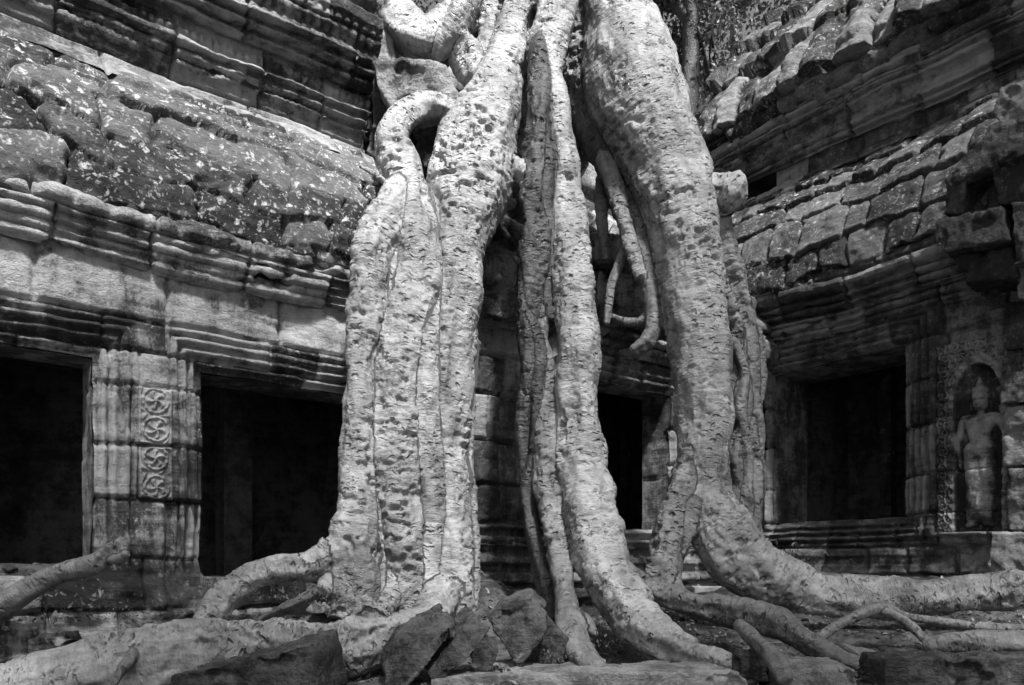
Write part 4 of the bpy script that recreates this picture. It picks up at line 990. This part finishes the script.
# ------------------------------------------------------------------ vegetation
def leaves(P, size, seed, up=0.4, curl=0.25):
    rg = np.random.default_rng(seed); n = len(P)
    d = rg.normal(size=(n, 3)); d[:, 2] -= 0.3; d /= np.linalg.norm(d, axis=1, keepdims=True)
    nn = rg.normal(size=(n, 3)); nn[:, 2] += up*3; s_ = np.cross(d, nn); s_ /= np.linalg.norm(s_, axis=1, keepdims=True)+1e-9
    nn = np.cross(s_, d); L = size*rg.uniform(0.6, 1.3, (n, 1)); w = L*0.28
    v = np.stack([P, P+d*L*.5+s_*w-nn*L*curl*.3, P+d*L-nn*L*curl, P+d*L*.5-s_*w-nn*L*curl*.3], 1).reshape(-1, 3)
    f = np.arange(4*n).reshape(-1, 4); r = np.repeat(rg.random(n), 4)
    return v, f, r
def big_tree(x, y, h, seed, label, cr=3.2, nleaf=16000, lean=0.0, bare=0.35, group='jungle trees behind the ruin', lsize=0.15):
    rg = np.random.default_rng(seed)
    t = empty('jungle_tree', (x, y, ground_h(x, y)), label, 'tree', group)
    rs = []; tips = []
    z0 = float(ground_h(x, y))-0.2; tr = h*0.017
    top = np.array([x+lean*h, y+rg.normal()*.5, h*0.8])
    tp = [(x, y, z0, tr*1.5), (x+lean*h*.2, y, h*.25, tr), (x+lean*h*.5+rg.normal()*.3, y, h*.5, tr*.8), (*top, tr*.4)]
    rs.append(Root(tp, 'trunk', 'bark_far', world=True, step=.3))
    for k in range(16):
        u = rg.uniform(bare, 1.0); b0 = np.array([np.interp(u, [0, .3, .6, 1], [q[i] for q in tp]) for i in range(3)])
        an = rg.uniform(0, 2*np.pi); L = cr*rg.uniform(.6, 1.2)
        m = b0+np.array([math.cos(an)*L*.45, math.sin(an)*L*.45, L*rg.uniform(.25, .6)]); e_ = b0+np.array([math.cos(an)*L, math.sin(an)*L, L*rg.uniform(.5, 1.2)])
        rs.append(Root([(*b0, tr*.42), (*m, tr*.28), (*e_, tr*.1)], 'trunk', 'bark_far', world=True, step=.3))
        tips += [e_, m*.4+e_*.6, m]
        for q in range(3):
            f_ = e_+rg.normal(size=3)*cr*.3; rs.append(Root([(*m, tr*.15), (*(m*.5+f_*.5+rg.normal(size=3)*.15), tr*.1), (*f_, tr*.05)], 'trunk', 'bark_far', world=True, step=.3)); tips.append(f_)
    V, Fc, off = [], [], 0
    BC = []
    for i, r in enumerate(rs):
        v, f = r.tube(seed+i); V.append(v); Fc += [tuple(q+off for q in ff) for ff in f]; off += len(v)
    V = np.vstack(V); mesh_obj('trunk', V, Fc, M['bark_far'], t, attrs={'bc': V})
    tips = np.array(tips); c = tips[rg.integers(0, len(tips), nleaf)]
    P = c+rg.normal(size=(nleaf, 3))*np.array([.5, .5, .35])*cr*.26
    P = P[fbm(P[:, 0]*1.3, P[:, 1]*1.3, P[:, 2]*1.3, 3, seed) > -0.06]
    v, f, r = leaves(P, lsize, seed); mesh_obj('crown', v, f, M['leaf'], t, smooth=False, attrs={'rnd': r})
big_tree(4.6, 20.5, 21, 501, 'slender dark jungle tree with forked limbs seen between root and roof', 3.4, 34000, bare=.2)
big_tree(6.8, 23.5, 22, 502, 'leafy jungle tree rising just behind the right roof ridge', 3.8, 34000, bare=.2)
big_tree(2.6, 26.0, 24, 503, 'farther jungle tree half hidden by the great right root', 4.0, 28000, bare=.2)
big_tree(14.5, 27, 20, 504, 'jungle tree hidden mostly behind the right gallery roof', 4.2, 9000)
big_tree(6.0, 31, 27, 505, 'tallest distant jungle tree in the gap beside the roof', 4.6, 34000, bare=.15)

# unseen trees added behind the camera to shade the foot of the tree
GB = 'unseen shade trees added behind the camera'
big_tree(3.8, -7.4, 22.3, 511, 'unseen shade tree added behind the camera, left of its two neighbours', 3.4, 8000, group=GB, lsize=.42)
big_tree(7.6, -5.6, 22, 514, 'unseen shade tree added behind the camera, between its two neighbours', 3.6, 6800, group=GB, lsize=.42)
big_tree(11.0, -1.5, 19, 512, 'unseen shade tree added behind the camera at the far right', 3.6, 6000, group=GB, lsize=.42)
def surf_ground(x, y): return ground_h(x, y)+0.02
def weed(px, py, Y, n, size, seed, label, spread=0.08):
    rg = np.random.default_rng(seed); c = at(px, py, Y)
    n = int(n*2.2); P = c+rg.normal(size=(n, 3))*np.array([spread, spread*.5, spread*.55]); P[:, 2] = np.abs(P[:, 2]-c[2])*0.7+c[2]-0.03
    e_ = empty('weed', tuple(c), label, 'plant', 'small weeds around the ruin')
    v, f, r = leaves(P, size*.8, seed, 0.9); mesh_obj('foliage', v, f, M['weed'], e_, smooth=False, attrs={'rnd': r})
weeds = [(118, 612, 4.35, 60, .022, 'low weed on the bank under the carved pier', .14), (55, 618, 4.3, 50, .035, 'weed patch on the bank below the broken root', .14),
         (272, 592, 4.8, 70, .035, 'weed hanging under the arched left root', .10), (330, 598, 4.75, 60, .035, 'weed patch against the broad left root foot', .10), (368, 600, 4.85, 30, .03, 'tiny weed between the two left root feet', .08),
         (596, 640, 4.6, 60, .035, 'weed tuft in the dark gap beside the central root foot', .09), (556, 655, 4.35, 40, .03, 'weed beside the forked thin root foot', .06),
         (775, 556, 6.3, 60, .05, 'leafy weed at the base of the right gallery window', .18), (800, 565, 5.9, 60, .04, 'weed along the top of the great right root', .15), (905, 606, 5.3, 60, .04, 'weed under the long right root, mid length', .15), (985, 585, 5.7, 50, .04, 'weed behind the long right root near the edge', .15),
         (850, 672, 4.2, 50, .035, 'weed between flat topped slab and long corner block', .06), (745, 270, 6.9, 60, .045, 'leafy sprout on the right gallery eave beside the great root', .14), (490, 665, 4.1, 40, .03, 'weed among the cluster of fallen blocks', .06),
         (345, 235, 5.5, 24, .03, 'moss sprig on the left eave beside the root', .06), (640, 265, 6.6, 40, .04, 'sprig on the ledge below the hanging thin roots', .1)]
for i, (px, py, Y, n, sz, lb, sp) in enumerate(weeds): weed(px, py, Y, n, sz, 600+i, lb, sp)
# small chips of stone strewn over the earth
rg = np.random.default_rng(19); VV, FF, off = [], [], 0
ico = [(0, 0, 1), (.89, 0, .45), (.28, .85, .45), (-.72, .53, .45), (-.72, -.53, .45), (.28, -.85, .45), (.72, .53, -.45), (-.28, .85, -.45), (-.89, 0, -.45), (-.28, -.85, -.45), (.72, -.53, -.45), (0, 0, -1)]
icf = [(0, 1, 2), (0, 2, 3), (0, 3, 4), (0, 4, 5), (0, 5, 1), (1, 6, 2), (2, 7, 3), (3, 8, 4), (4, 9, 5), (5, 10, 1), (6, 7, 2), (7, 8, 3), (8, 9, 4), (9, 10, 5), (10, 6, 1), (6, 11, 7), (7, 11, 8), (8, 11, 9), (9, 11, 10), (10, 11, 6)]
ico = np.array(ico)
for i in range(1500):
    cx_, cy_ = rg.uniform(-3.3, 4.3), rg.uniform(3.5, 7.0)
    if fbm(cx_*1.5, cy_*1.5, 0, 2, 55) < -0.1: continue
    r_ = 0.008+0.035*rg.random()**4
    v_ = ico*rg.uniform(.6, 1.3, (12, 1))*r_*np.array([1, rg.uniform(.6, 1), rg.uniform(.4, .8)])
    VV.append(v_+np.array([cx_, cy_, float(ground_h(cx_, cy_))+0.05*float(fbm(cx_*1.7, cy_*1.7, 0, 4, 3))+0.035*float(fbm(cx_*7, cy_*7, 0, 4, 5))+0.01])); FF += [tuple(q+off for q in f_) for f_ in icf]; off += 12
o = mesh_obj('gravel', np.vstack(VV), FF, M['block'], None, smooth=False, origin=(0, 5, 0)); tag(o, 'small chips of broken stone strewn over the earth', 'gravel', kind='stuff')
# fallen leaves
rg = np.random.default_rng(9); n = 15000
x = rg.uniform(-3.4, 4.4, n); y = rg.uniform(3.5, 7.0, n); k = fbm(x*1.8, y*1.8, 0, 3, 44) > -0.05; x, y = x[k], y[k]
near = 0.05*fbm(x*1.7, y*1.7, 0, 4, 3) + 0.035*fbm(x*7, y*7, 0, 4, 5) + 0.02*np.abs(fbm(x*20, y*20, 0, 2, 9))
v, f, r = leaves(np.stack([x, y, ground_h(x, y)+near+0.012], -1), 0.042, 77, up=1.5, curl=.4)
o = mesh_obj('leaf_litter', v, f, M['litter'], None, smooth=False, attrs={'rnd': r}, origin=(0, 5, 0)); tag(o, 'scattered dry leaves over the earth between the roots', 'leaf litter', kind='stuff')
